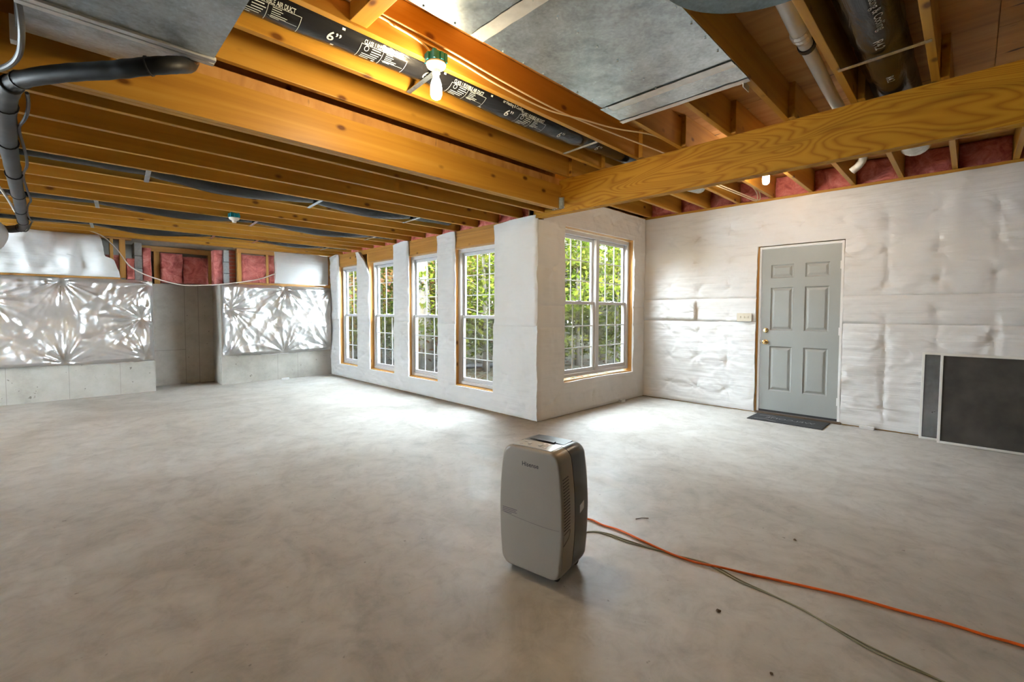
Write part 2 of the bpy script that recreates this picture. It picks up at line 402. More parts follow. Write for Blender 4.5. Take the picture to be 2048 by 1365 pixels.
def glass_mat():
    m, nt, b = M('window_glass'); L = nt.links.new
    nt.nodes.remove(b); out = nt.nodes['Material Output']
    tr = nd(nt, 'ShaderNodeBsdfTransparent'); tr.inputs[0].default_value = (0.97, 0.98, 0.97, 1)
    gl = nd(nt, 'ShaderNodeBsdfGlossy'); gl.inputs['Roughness'].default_value = 0.02
    fr = nd(nt, 'ShaderNodeLayerWeight'); fr.inputs[0].default_value = 0.5
    pw = nd(nt, 'ShaderNodeMath', operation='POWER'); pw.inputs[1].default_value = 5.0; L(fr.outputs['Facing'], pw.inputs[0])
    mu = nd(nt, 'ShaderNodeMath', operation='MULTIPLY_ADD'); mu.inputs[1].default_value = 0.9; mu.inputs[2].default_value = 0.045; L(pw.outputs[0], mu.inputs[0])
    mx = nd(nt, 'ShaderNodeMixShader'); L(mu.outputs[0], mx.inputs[0]); L(tr.outputs[0], mx.inputs[1]); L(gl.outputs[0], mx.inputs[2]); L(mx.outputs[0], out.inputs[0])
    return m
glass_m = glass_mat()
def screen_mat(name, dens, col):
    m, nt, b = M(name); L = nt.links.new
    out = nt.nodes['Material Output']
    b.inputs['Roughness'].default_value = 0.7
    v = coords(nt, (1, 1, 1), False)
    n = nd(nt, 'ShaderNodeTexNoise', i_Scale=6.0, i_Detail=5.0); L(v, n.inputs['Vector'])
    r = ramp(nt, [(0.3, [c*0.7 for c in col]), (0.7, [c*1.5 for c in col])], n.outputs['Fac']); L(r.outputs[0], b.inputs['Base Color'])
    tr = nd(nt, 'ShaderNodeBsdfTransparent'); mx = nd(nt, 'ShaderNodeMixShader'); mx.inputs[0].default_value = dens
    L(tr.outputs[0], mx.inputs[1]); L(b.outputs[0], mx.inputs[2]); L(mx.outputs[0], out.inputs[0])
    return m
mesh_w = screen_mat('window_insect_mesh', 0.34, (0.05, 0.05, 0.048)); mesh_d = screen_mat('dark_insect_mesh', 0.90, (0.042, 0.037, 0.031)); mesh_g = screen_mat('grey_insect_mesh', 0.62, (0.13, 0.13, 0.125))

# ================================================================== SETTING
floor_o = MB().box(X0, A+0.15, Y0, D+0.75, -0.15, 0.0).box(A+0.15, B_+0.16, Y0, Cc+0.15, -0.15, 0.0).build('floor', floor_m, kind='structure')

# ---- unseen sides
WO = (6.3, 7.7)       # opening for a glazed door added on the unseen west side for daylight
m = MB()
for a_, b_, z0, z1 in ((Y0-0.15, WO[0], -0.15, SUBR+0.1), (WO[1], D+0.9, -0.15, SUBR+0.1), (WO[0], WO[1], 2.12, SUBR+0.1)): m.box(X0-0.15, X0, a_, b_, z0, z1)
m.build('wall_west', drywall_m, kind='structure')
m = MB().box(X0, B_+0.16, Y0-0.15, Y0, -0.15, SUBR+0.1)
m.build('wall_south', drywall_m, kind='structure')

# ---- ceilings: subfloor deck, panels, joists
ceil_hi = MB().box(X0, B_+0.25, Y0, Cc+0.16, SUBR+0.022, SUBR+0.10).build('ceiling', ply_m, kind='structure')
ceil_lo = MB().box(X0, A+0.16, 3.16, D+0.9, SUBL+0.012, SUBL+0.08).build('ceiling', ply_m, kind='structure')
pm = MB().box(-1.218, 1.218, -0.608, 0.608, 0, 0.02).mesh('subfloor_panel'); pm.materials.append(ply_m)
for i in range(5):
    for j in range(7):
        xc = X0+1.22+2.44*i - (1.22 if j % 2 else 0); yc = Cc+0.1-0.61-1.22*j
        if xc-1.2 > B_+0.1: continue
        o = bpy.data.objects.new('subfloor_panel', pm); o.location = Vector((xc, yc, SUBR)) - wloc(ceil_hi); put(o, ceil_hi)
def joist_mesh(L, h, t, name='floor_joist', mat=None):
    me = MB().rbox(-L/2, L/2, -t/2, t/2, 0, h, 0.003).mesh(name); me.materials.append(mat or joist_m); return me
LJ = A+0.06-X0
jl = joist_mesh(LJ, 0.240, 0.040)
YL = [3.385+0.4025*k for k in range(15)]
for y in YL[:-1]+[9.02]:
    o = bpy.data.objects.new('floor_joist', jl); o.location = Vector((X0+LJ/2, y, ZL)) - wloc(ceil_lo); put(o, ceil_lo)
# doubled joist at the step between the two ceilings
LD = 3.842-X0
dj = joist_mesh(LD, 0.245, 0.044, 'doubled_joist')
for y in (3.155, 3.201):
    o = bpy.data.objects.new('doubled_joist', dj); o.location = Vector((X0+LD/2, y, ZL+0.003)) - wloc(ceil_lo); put(o, ceil_lo)
MB().box(X0, 3.842, 3.172, 3.192, SUBL+0.012, SUBL+0.055).build('edge_strip', joist_m, ceil_lo)
MB().box(X0, 3.842, 3.21, 3.23, SUBL+0.012, SUBR).build('kneewall_board', rim_m, ceil_lo)
# joist hanger
h = MB(); h.box(3.800, 3.843, 3.122, 3.131, 2.375, 2.50); h.box(3.800, 3.843, 3.122, 3.23, 2.372, 2.381); h.box(3.838, 3.8435, 3.085, 3.131, 2.378, 2.50)
h.build('joist_hanger', galv_m, ceil_lo)
# high joists: near span to the beam, far span lapped past it
YR = [3.018-0.4035*k for k in range(19)]
LN = 3.945-X0; jn = joist_mesh(LN, 0.252, 0.040)
LF = B_+0.13-3.80; jf = joist_mesh(LF, 0.252, 0.040)
for y in YR:
    o = bpy.data.objects.new('floor_joist', jn); o.location = Vector((X0+LN/2, y, ZR)) - wloc(ceil_hi); put(o, ceil_hi)
    o = bpy.data.objects.new('floor_joist', jf); o.location = Vector((3.80+LF/2, y-0.041, ZR)) - wloc(ceil_hi); put(o, ceil_hi)
MB().rbox(A-0.04, B_+0.13, 3.40, 3.44, ZR, ZR+0.252, 0.003).build('floor_joist', joist_m, ceil_hi)
MB().rbox(1.045, 1.135, YR[3]+0.02, YR[2]-0.02, ZR+0.012, ZR+0.10, 0.003).build('wood_blocking', plateY_m, ceil_hi)
MB().box(B_+0.13, B_+0.17, Y0, Cc+0.16, ZR-0.04, SUBR+0.02).build('rim_board', rim_m, ceil_hi)
MB().box(A+0.10, A+0.14, Cc, D+0.2, ZL, SUBL+0.02).build('rim_board', rim_m, ceil_lo)
MB().box(A, B_+0.2, Cc+0.10, Cc+0.14, ZR-0.3, SUBR+0.02).build('rim_board', rim_m, ceil_hi)
MB().box(X0, A+0.1, 9.06, 9.10, ZL, SUBL).build('rim_board', rim_m, ceil_lo)

# ---- main beam
bt = empty('support_beam', (3.89, 0, 2.337), 'deep yellow-brown plywood grained timber beam running over the bay corner', 'beam')
for q, (xa, xb) in enumerate(((3.842, 3.889), (3.890, 3.936))):
    MB().rbox(xa, xb, Y0, Cc+0.03, 2.337, ZR-0.001, 0.004).build('ply', beam_m, bt)

# ================================================================== WALL FRAMES
WIN_Y = [5.063, 6.268, 7.497, 8.735]; WW = 0.892; WZ0, WZ1 = 0.268, 2.140
def wallbox(mb, axis, s0, s1, d0, d1, z0, z1):
    if axis == 'X': mb.box(d0, d1, s0, s1, z0, z1)
    else: mb.box(s0, s1, d0, d1, z0, z1)
# window wall (X = A), outside skin with openings
we = MB()
ys = [Cc]
for y in WIN_Y: ys += [y-WW-0.008, y+0.008]
ys.append(D+0.2)
for i in range(0, len(ys), 2): we.box(A+0.10, A+0.15, ys[i], ys[i+1], -0.1, ZL)
for i in range(1, len(ys)-1, 2):
    we.box(A+0.10, A+0.15, ys[i], ys[i+1], -0.1, WZ0-0.01); we.box(A+0.10, A+0.15, ys[i], ys[i+1], WZ1+0.01, ZL)
wall_e = we.build('wall_east', sheath_m, kind='structure')
def part(name, mat, parent, *b):
    return MB().rbox(*b, 0.003).build(name, mat, parent)
part('top_plate', header_m, wall_e, A+0.004, A+0.10, Cc+0.02, D, ZL-0.04, ZL-0.001)
part('top_plate', header_m, wall_e, A+0.006, A+0.10, Cc+0.02, D, ZL-0.08, ZL-0.041)
part('sole_plate', plateY_m, wall_e, A+0.006, A+0.10, Cc+0.02, D, 0, 0.04)
for y in WIN_Y:
    part('jack_stud', stud_m, wall_e, A+0.004, A+0.10, y+0.004, y+0.042, 0.04, WZ1+0.012)
    part('jack_stud', stud_m, wall_e, A+0.004, A+0.10, y-WW-0.042, y-WW-0.004, 0.04, WZ1+0.012)
    part('king_stud', stud_m, wall_e, A+0.004, A+0.10, y+0.043, y+0.081, 0.04, ZL-0.08)
    part('header', header_m, wall_e, A+0.004, A+0.10, y-WW-0.042, y+0.042, WZ1+0.013, ZL-0.081)
    part('sill_plate', plateY_m, wall_e, A+0.004, A+0.10, y-WW-0.003, y+0.003, WZ0-0.045, WZ0-0.004)
# bay wall (Y = Cc)
BX0, BX1, BZ0, BZ1 = 4.355, 5.965, 0.405, 2.318
wb = MB()
for a_, b_, z0, z1 in ((A, BX0-0.002, -0.1, ZR), (BX1+0.002, B_+0.15, -0.1, ZR), (BX0-0.002, BX1+0.002, -0.1, BZ0), (BX0-0.002, BX1+0.002, BZ1, ZR)):
    wb.box(a_, b_, Cc+0.10, Cc+0.15, z0, z1)
wall_b = wb.build('wall_north_bay', sheath_m, kind='structure')
part('sole_plate', plateX_m, wall_b, A+0.004, B_, Cc+0.006, Cc+0.10, 0, 0.04)
part('top_plate', plateX_m, wall_b, 3.94, B_, Cc+0.006, Cc+0.10, ZR-0.04, ZR-0.001)
part('corner_post', stud_m, wall_b, A+0.004, A+0.09, Cc+0.006, Cc+0.10, 0.04, 2.335)
part('jack_stud', stud_m, wall_b, BX0-0.04, BX0, Cc+0.004, Cc+0.10, 0.04, BZ1)
part('jack_stud', stud_m, wall_b, BX1, BX1+0.04, Cc+0.004, Cc+0.10, 0.04, BZ1)
part('header', plateX_m, wall_b, BX0-0.04, BX1+0.04, Cc+0.004, Cc+0.10, BZ1+0.001, BZ1+0.2)
part('sill_plate', plateX_m, wall_b, BX0-0.003, BX1+0.003, Cc+0.004, Cc+0.10, BZ0-0.04, BZ0)
# entry wall (X = B_)
DY0, DY1, DZ = 1.022, 1.897, 2.094
wd = MB()
wd.box(B_+0.10, B_+0.15, Y0, DY0, -0.1, ZR); wd.box(B_+0.10, B_+0.15, DY1, Cc+0.15, -0.1, ZR); wd.box(B_+0.10, B_+0.15, DY0, DY1, DZ, ZR)
wall_d = wd.build('wall_east_entry', sheath_m, kind='structure')
part('top_plate', plateY_m, wall_d, B_-0.012, B_+0.10, Y0, Cc+0.10, ZR-0.030, ZR-0.001)
part('sole_plate', plateY_m, wall_d, B_+0.006, B_+0.10, Y0, DY0-0.04, 0, 0.04)
part('sole_plate', plateY_m, wall_d, B_+0.006, B_+0.10, DY1+0.04, Cc+0.1, 0, 0.04)
part('jack_stud', stud_m, wall_d, B_+0.004, B_+0.10, DY0-0.045, DY0-0.006, 0.0, DZ+0.02)
part('jack_stud', stud_m, wall_d, B_+0.004, B_+0.10, DY1+0.006, DY1+0.045, 0.0, DZ+0.02)
part('header', plateY_m, wall_d, B_+0.004, B_+0.10, DY0-0.045, DY1+0.045, DZ+0.021, DZ+0.22)

# ---- back wall: poured concrete with a recess
NX0, NX1, NY, CT = 1.046, 1.958, 9.69, 1.735
wn = MB()
wn.box(X0, NX0, D, D+0.75, 0, CT); wn.box(NX1, A+0.25, D, D+0.75, 0, CT); wn.box(NX0, NX1, NY, D+0.75, 0, CT)
wn.box(X0, A+0.25, D+0.75, D+0.95, 0, SUBL)
wall_n = wn.build('wall_north', conc_m, kind='structure')
seam_m = plain('form_seam', (0.24, 0.225, 0.20), 0.9)
for x, z0, z1 in ((0.06, 0, 0.5), (0.62, 0.01, 0.5), (2.86, 0.01, 0.52), (3.22, 0.0, 0.52), (-0.55, 0, 0.5)):
    MB().box(x-0.002, x+0.002, D-0.001, D+0.01, z0, z1).build('form_seam', seam_m, wall_n)
for x in (1.54, 1.74): MB().box(x-0.003, x+0.003, NY-0.002, NY+0.01, 0, CT).build('form_seam', seam_m, wall_n)
MB().box(1.05, 1.54, NY-0.002, NY+0.01, 0.60, 0.606).build('form_seam', seam_m, wall_n)
# framing on top of the concrete
part('sill_plate', plateX_m, wall_n, X0, 0.66, D-0.02, D+0.12, CT+0.002, CT+0.045)
part('sill_plate', plateX_m, wall_n, 2.24, A, D-0.02, D+0.12, CT+0.002, CT+0.055)
part('top_plate', plateX_m, wall_n, X0, 0.80, D-0.01, D+0.12, ZL-0.02, ZL+0.06)
part('top_plate', plateX_m, wall_n, 2.22, A, D-0.01, D+0.12, ZL-0.075, ZL-0.002)
for x0, x1 in ((0.655, 0.725), (0.545, 0.585), (2.235, 2.29), (2.69, 2.73), (3.835, 3.875)):
    part('stud', stud_m, wall_n, x0, x1, D-0.005, D+0.11, CT+0.045, ZL-0.02)
part('header', plateX_m, wall_n, 0.93, 2.12, NY-0.02, NY+0.02, 2.275, 2.365)
for x0, x1 in ((1.13, 1.21), (1.90, 1.95)):
    part('stud', stud_m, wall_n, x0, x1, NY-0.02, NY+0.08, CT, 2.275)
slab = MB().add([(0.72, 9.16, 2.475), (2.25, 9.16, 2.475), (2.25, 9.75, 2.365), (0.72, 9.75, 2.365), (0.72, 9.16, 2.60), (2.25, 9.16, 2.60), (2.25, 9.75, 2.60), (0.72, 9.75, 2.60)],
    [(0,1,2,3),(4,5,6,7),(0,1,5,4),(1,2,6,5),(2,3,7,6),(3,0,4,7)]).build('porch_slab', conc_m, wall_n)
# block piers and bricks
def pier(x0, x1, y0, y1):
    z = CT+0.005
    for hgt in (0.19, 0.19, 0.20):
        part('concrete_block', cmu_m, wall_n, x0, x1, y0, y1, z, z+hgt); z += hgt+0.008
pier(0.832, 0.925, D+0.03, D+0.40); pier(2.030, 2.108, D+0.03, D+0.40)
MB().box(2.115, 2.225, D+0.10, D+0.2, CT, 2.36).build('mortar_bed', mortar_m, wall_n)
bk = MB().rbox(-0.05, 0.05, -0.012, 0.03, 0, 0.058, 0.003).mesh('brick'); bk.materials.append(brick_m)
for i in range(9):
    for x in ((2.170,) if i % 2 else (2.168,)):
        o = bpy.data.objects.new('brick', bk); o.location = Vector((x, D+0.10, CT+0.01+0.068*i)) - wloc(wall_n); put(o, wall_n)

# ================================================================== WINDOWS
def window(name, axis, s0, s1, d, z0, z1, rail, label=None, halves=1):
    """double-hung unit; s along the wall, d depth outward"""
    root = empty(name, (((d, (s0+s1)/2, z0)) if axis == 'X' else ((s0+s1)/2, d, z0)), kind='structure')
    def bx(nm, mat, par, a, b, d0, d1, za, zb, r=0.003):
        m = MB()
        if axis == 'X': m.rbox(d0, d1, a, b, za, zb, r)
        else: m.rbox(a, b, d0, d1, za, zb, r)
        return m.build(nm, mat, par)
    fw = 0.045
    bx('frame_jamb', vinyl_m, root, s0, s0+fw, d-0.01, d+0.085, z0, z1)
    bx('frame_jamb', vinyl_m, root, s1-fw, s1, d-0.01, d+0.085, z0, z1)
    bx('frame_head', vinyl_m, root, s0+fw, s1-fw, d-0.01, d+0.085, z1-0.05, z1)
    bx('frame_sill', vinyl_m, root, s0+fw, s1-fw, d-0.012, d+0.10, z0, z0+0.042)
    w_ = (s1-s0)/halves
    for q in range(halves):
        a, b = s0+w_*q+(fw if q == 0 else 0.035), s0+w_*(q+1)-(fw if q == halves-1 else 0.035)
        if q: bx('mullion', vinyl_m, root, s0+w_*q-0.035, s0+w_*q+0.035, d-0.01, d+0.085, z0+0.042, z1-0.05)
        for nm, za, zb, dd in (('upper_sash', rail-0.02, z1-0.05, d+0.045), ('lower_sash', z0+0.042, rail+0.02, d+0.012)):
            sw = 0.034
            m = MB()
            for (p, q_, r_, t_) in ((a, a+sw, za, zb), (b-sw, b, za, zb), (a+sw, b-sw, za, za+(0.042 if nm == 'upper_sash' else 0.05)), (a+sw, b-sw, zb-0.04, zb)):
                if axis == 'X': m.rbox(dd, dd+0.03, p, q_, r_, t_, 0.003)
                else: m.rbox(p, q_, dd, dd+0.03, r_, t_, 0.003)
            sash = m.build(nm, vinyl_m, root)
            ga, gb, gz0, gz1 = a+sw, b-sw, za+0.042, zb-0.04
            m = MB()
            if axis == 'X': m.box(dd+0.020, dd+0.024, ga, gb, gz0, gz1)
            else: m.box(ga, gb, dd+0.020, dd+0.024, gz0, gz1)
            m.build('pane', glass_m, sash)
            for k in (1, 2):
                x = ga+(gb-ga)*k/3; bx('muntin', vinyl2_m, sash, x-0.007, x+0.007, dd+0.009, dd+0.018, gz0, gz1, 0.002)
                z = gz0+(gz1-gz0)*k/3; bx('muntin', vinyl2_m, sash, ga, gb, dd+0.010, dd+0.017, z-0.007, z+0.007, 0.002)
        m = MB()
        if axis == 'X': m.box(d+0.078, d+0.0795, a, b, z0+0.042, rail)
        else: m.box(a, b, d+0.078, d+0.0795, z0+0.042, rail)
        m.build('insect_screen', mesh_w, root)
        bx('sash_lock', vinyl_m, root, (a+b)/2-0.03, (a+b)/2+0.03, d+0.0, d+0.03, rail+0.02, rail+0.032)
    return root
for i, y in enumerate(WIN_Y):
    window('window_%d' % (4-i), 'X', y-WW, y, A+0.09, WZ0, WZ1, 1.205)
window('window_5', 'Y', BX0+0.012, BX1-0.012, Cc+0.075, 0.446, 2.303, 1.395, halves=2)

# glazed door added in the unseen west wall to bring in fill daylight
def fill_door(name, axis, s0, s1, d):
    root = empty(name, (d, (s0+s1)/2, 0) if axis == 'X' else ((s0+s1)/2, d, 0), kind='structure')
    def bx(nm, mat, a, b, z0, z1, t=0.05):
        mb = MB(); wallbox(mb, axis, a, b, d-t, d, z0, z1); return mb.build(nm, mat, root)
    n = 1; w_ = (s1-s0)/n
    for q in range(n+1): bx('stile', vinyl_m, max(s0, s0+w_*q-0.04), min(s1, s0+w_*q+0.04), 0, 2.12)
    bx('head', vinyl_m, s0, s1, 2.04, 2.12); bx('track', vinyl_m, s0, s1, 0, 0.06)
    for q in range(n): bx('pane', glass_m, s0+w_*q+0.04, s0+w_*(q+1)-0.04, 0.06, 2.04, 0.006)
fill_door('added_daylight_door', 'X', WO[0], WO[1], X0-0.04)
# ================================================================== DOOR
dr = empty('door_1', (B_, (DY0+DY1)/2, 0), kind='structure')
JX = B_+0.012
for a, b in ((DY0, DY0+0.024), (DY1-0.024, DY1)): MB().rbox(JX-0.012, JX+0.10, a, b, 0.0, DZ, 0.003).build('jamb', jamb_m, dr)
MB().rbox(JX-0.012, JX+0.10, DY0+0.024, DY1-0.024, DZ-0.026, DZ, 0.003).build('jamb_head', jamb_m, dr)
sy0, sy1, sz0, sz1 = DY0+0.027, DY1-0.027, 0.052, DZ-0.029
sxf = JX-0.002
sw_ = sy1-sy0
pan_w = 0.245; c1 = sy0+0.105; c2 = sy1-0.105-pan_w
pan_rows = [(0.30, 0.855), (1.055, 1.585), (1.70, 1.865)]
holes = [(y, y+pan_w, z0, z1) for y in (c1, c2) for z0, z1 in pan_rows]
gy = sorted({sy0, sy1, c1, c1+pan_w, c2, c2+pan_w}); gz = sorted({sz0, sz1} | {z for r_ in pan_rows for z in r_})
m = MB()
for i in range(len(gy)-1):
    for j in range(len(gz)-1):
        yc, zc = (gy[i]+gy[i+1])/2, (gz[j]+gz[j+1])/2
        if any(h0 < yc < h1 and z0 < zc < z1 for h0, h1, z0, z1 in holes): continue
        m.box(sxf, sxf+0.044, gy[i], gy[i+1], gz[j], gz[j+1])
slab_o = m.build('door_slab', door_m, dr)
for y0, y1, z0, z1 in holes:
    m = MB(); prof = [(0, 0.0), (0.008, 0.009), (0.018, 0.011), (0.042, 0.002), (0.048, 0.0015)]
    rings = []
    for ins, dep in prof:
        rings.append([(sxf+dep, y0+ins, z0+ins), (sxf+dep, y1-ins, z0+ins), (sxf+dep, y1-ins, z1-ins), (sxf+dep, y0+ins, z1-ins)])
    vv = [p for r_ in rings for p in r_]; ff = []
    for i in range(len(rings)-1):
        for k in range(4): ff.append((i*4+k, i*4+(k+1) % 4, i*4+4+(k+1) % 4, i*4+4+k))
    n0 = (len(rings)-1)*4; ff.append((n0, n0+1, n0+2, n0+3))
    vv += [(sxf+0.03, y0, z0), (sxf+0.03, y1, z0), (sxf+0.03, y1, z1), (sxf+0.03, y0, z1)]; e0 = len(vv)-4
    ff += [(e0, e0+1, e0+2, e0+3)] + [(k, (k+1) % 4, e0+(k+1) % 4, e0+k) for k in range(4)]
    m.add(vv, ff).build('panel', door_m, slab_o)
ky = sy1-0.062
MB().lathe([(0.031, 0.0), (0.031, -0.005), (0.012, -0.010), (0.011, -0.032), (0.020, -0.036), (0.027, -0.048), (0.026, -0.058), (0.016, -0.064), (0.003, -0.065)], (sxf, ky, 0.905), 18, 'X').build('door_knob', brass_m, dr, smooth='auto', label='polished brass door knob')
MB().lathe([(0.030, 0.0), (0.030, -0.008), (0.024, -0.014), (0.010, -0.015), (0.009, -0.028), (0.002, -0.029)], (sxf, ky, 1.052), 18, 'X').build('deadbolt', brass_m, dr, smooth='auto', label='round brass deadbolt thumb-turn')
MB().box(sxf-0.001, sxf+0.02, sy1-0.002, sy1+0.004, 0.88, 0.93).build('latch_plate', brass_m, dr)
for z in (0.25, 1.06, 1.82):
    h = MB(); h.rbox(sxf-0.004, sxf+0.002, sy0-0.022, sy0+0.008, z-0.045, z+0.045, 0.001); h.tube([(sxf-0.006, sy0-0.004, z-0.045), (sxf-0.006, sy0-0.004, z+0.045)], 0.006, 8)
    h.build('hinge', jamb_m, dr)
MB().box(sxf-0.004, sxf+0.05, sy0, sy1, 0.028, 0.052).build('door_sweep', black_m, dr)
MB().rbox(B_-0.035, B_+0.13, DY0-0.02, DY1+0.01, 0.0, 0.026, 0.004).build('threshold', plain('dark_oak_threshold', (0.085, 0.05, 0.025), 0.5, var=0.3), dr)

# ================================================================== BLANKETS (white facing)
def sheet(name, axis, plane, sgn, sl, tl, depth, mat, skip=None, warp=None, thick=0.010, **kw):
    """quilted sheet on a wall. sl / tl: coordinate lists, depth(s,t): distance off the wall; skip(s,t): cell left out;
    warp(s,t): moves the edge. solid: front and back skins"""
    ns, nt_ = len(sl), len(tl); m = MB()
    F = np.zeros((ns, nt_, 3)); Bk = np.zeros((ns, nt_, 3))
    for i, s in enumerate(sl):
        for j, t in enumerate(tl):
            a, b = (s, t) if warp is None else warp(s, t)
            h_ = depth(a, b)
            for arr, hh in ((F, h_), (Bk, min(h_-0.002, 0.001))):
                arr[i, j] = (plane+sgn*hh, a, b) if axis == 'X' else (a, plane+sgn*hh, b)
    keep = np.ones((ns-1, nt_-1), bool)
    if skip:
        for i in range(ns-1):
            for j in range(nt_-1):
                if skip((sl[i]+sl[i+1])/2, (tl[j]+tl[j+1])/2): keep[i, j] = False
    idx = lambda i, j: i*nt_+j
    v = [tuple(p) for p in F.reshape(-1, 3)]+[tuple(p) for p in Bk.reshape(-1, 3)]; nb = ns*nt_; f = []
    for i in range(ns-1):
        for j in range(nt_-1):
            if not keep[i, j]: continue
            q = (idx(i, j), idx(i+1, j), idx(i+1, j+1), idx(i, j+1)); f.append(q)
            for (di, dj, e) in ((-1, 0, (3, 0)), (1, 0, (1, 2)), (0, -1, (0, 1)), (0, 1, (2, 3))):
                a, b = i+di, j+dj
                if a < 0 or b < 0 or a >= ns-1 or b >= nt_-1 or not keep[a, b]:
                    f.append((q[e[0]], q[e[1]], q[e[1]]+nb, q[e[0]]+nb))
    used = sorted({k for q in f for k in q}); mp = {k: n for n, k in enumerate(used)}
    m.v = [v[k] for k in used]; m.f = [tuple(mp[k] for k in q) for q in f]
    return m.build(name, mat, smooth='auto', **kw)
def lin(a, b, step, extra=()):
    n = max(2, int(abs(b-a)/step)+1); s = list(np.linspace(a, b, n)) + [e for e in extra if min(a, b) < e < max(a, b)]
    s = sorted(s); out = [s[0]]
    for q in s[1:]:
        if q-out[-1] > 0.004: out.append(q)
        elif q in extra: out[-1] = q
    return out
def edge_fall(x, a, b, w_=0.04):
    d_ = min(x-a, b-x); return max(0.0, min(1.0, d_/w_))**0.5
def puff(s, t, s0, s1, t0, t1, base, amp, seed, pins=(), studs=()):
    wx = 0.25*fn(s*2.1+seed, t*2.1, 3)
    h_ = base + amp*(0.55+0.45*fn(s*1.7+seed, t*1.3, seed)) + 0.45*amp*fn(s*5+seed, t*4+wx, seed*2)
    rd = 1-2*abs(fn(s*3.1+seed+wx, t*7.0+2*wx, seed+4)); h_ += 0.30*amp*rd*rd*(1 if rd > 0 else 0)
    h_ += 0.16*amp*fn(s*4.0+wx, t*30+seed, seed) + 0.10*amp*fn(s*24, t*18, seed)
    for (ps, pt_) in pins:
        r_ = math.hypot(s-ps, t-pt_); an = math.atan2(t-pt_, s-ps)
        h_ -= amp*0.9*math.exp(-(r_/0.045)**2)
        q = 1-2.2*abs(fn(math.cos(an)*2.6+ps*9, math.sin(an)*2.6+pt_*7, seed)); h_ += amp*0.55*math.exp(-r_/0.15)*min(1, r_/0.03)*q
    for q in studs:
        h_ -= amp*0.17*math.exp(-((s-q+0.014*fn(t*3, q))/0.030)**2)
    e = edge_fall(s, s0, s1)*edge_fall(t, t0, t1)
    return max(0.002, 0.003+(h_-0.003)*e)

WG = 'white insulation blankets'
# --- entry wall: lower, middle, upper
R3 = random.Random(5)
studsE = [Cc-0.02-0.405*k for k in range(1, 20)]
pinsE = [(y, z+0.06*R3.uniform(-1, 1)) for y in studsE for z in (0.25, 0.62, 0.98, 1.25, 1.62, 1.95, 2.35)]
def door_hole(y, z): return DY0-0.003 < y < DY1+0.016 and z < DZ+0.009
def ewarp(y, z):
    q = 0.010*fn(z*5, 3.3)+0.012*fn(z*1.7, 9.1)
    if abs(y-(DY1+0.016)) < 0.004 and z < DZ+0.02: y += q+0.006
    if abs(y-(DY0-0.003)) < 0.004 and z < DZ+0.02: y += q*0.5-0.004
    return y, z
def near(L, s, t, r=0.5): return [q for q in L if abs(q[0]-s) < r and abs(q[1]-t) < r]
def edepth(s0, s1, t0, t1, base, amp, seed):
    def f(s, t):
        e = 1.0
        h_ = puff(s, t, s0, s1, t0, t1, base, amp, seed, near(pinsE, s, t, 0.3), [q for q in studsE if abs(q-s) < 0.1 and s < 1.0])
        if s > DY1 and t < 1.3 and s < 2.6:     # pulled folds beside the door
            a = (s-2.35)*0.8+(1.1-t)*1.0
            h_ += 0.010*max(0, math.sin(a*16+3*fn(s*2, t*2)))*math.exp(-((s-2.2)/0.25)**2)*math.exp(-((t-0.75)/0.4)**2)
        return h_
    return f
exs = (DY0-0.003, DY1+0.016); exz = (DZ+0.009,)
sheet('insulation_blanket', 'X', B_, -1, (lin(Y0, -0.85, 0.09)+lin(-0.82, Cc-0.006, 0.016, exs)), lin(0.012, 1.165, 0.016), edepth(Y0, Cc, 0.0, 1.165, 0.006, 0.022, 1.3), wrap_m, door_hole, ewarp,
      label='white vinyl faced insulation blanket, lowest course of the entry door wall', cat='insulation', group=WG)
sheet('insulation_blanket', 'X', B_-0.006, -1, (lin(Y0, -0.85, 0.09)+lin(-0.82, Cc-0.006, 0.016, exs)), lin(1.150, 1.462, 0.016), edepth(Y0, Cc, 1.15, 1.462, 0.012, 0.016, 4.1), wrap_m, door_hole, ewarp,
      label='narrow white insulation strip across the entry wall at switch height', cat='insulation', group=WG)
sheet('insulation_blanket', 'X', B_, -1, (lin(Y0, -0.85, 0.09)+lin(-0.82, Cc-0.006, 0.016, exs)), lin(1.450, ZR-0.032, 0.016, exz), edepth(Y0, Cc, 1.45, 2.70, 0.006, 0.021, 7.7), wrap_m, door_hole, ewarp,
      label='white vinyl faced insulation blanket, tall upper course of the entry door wall', cat='insulation', group=WG)
sheet('insulation_blanket', 'X', B_-0.010, -1, lin(2.665, Cc-0.02, 0.016), lin(1.168, 1.452, 0.016), lambda s, t: puff(s, t, 2.665, Cc, 1.16, 1.46, 0.024, 0.022, 2.2, near(pinsE, s, t, 0.3)), wrap_m, None,
      lambda s, t: (s + (0.02*math.sin((t-1.17)*11) if s < 2.70 else 0), t - 0.012*math.sin(s*4)),
      label='loose curled white insulation flap beside the bay corner', cat='insulation', group=WG)
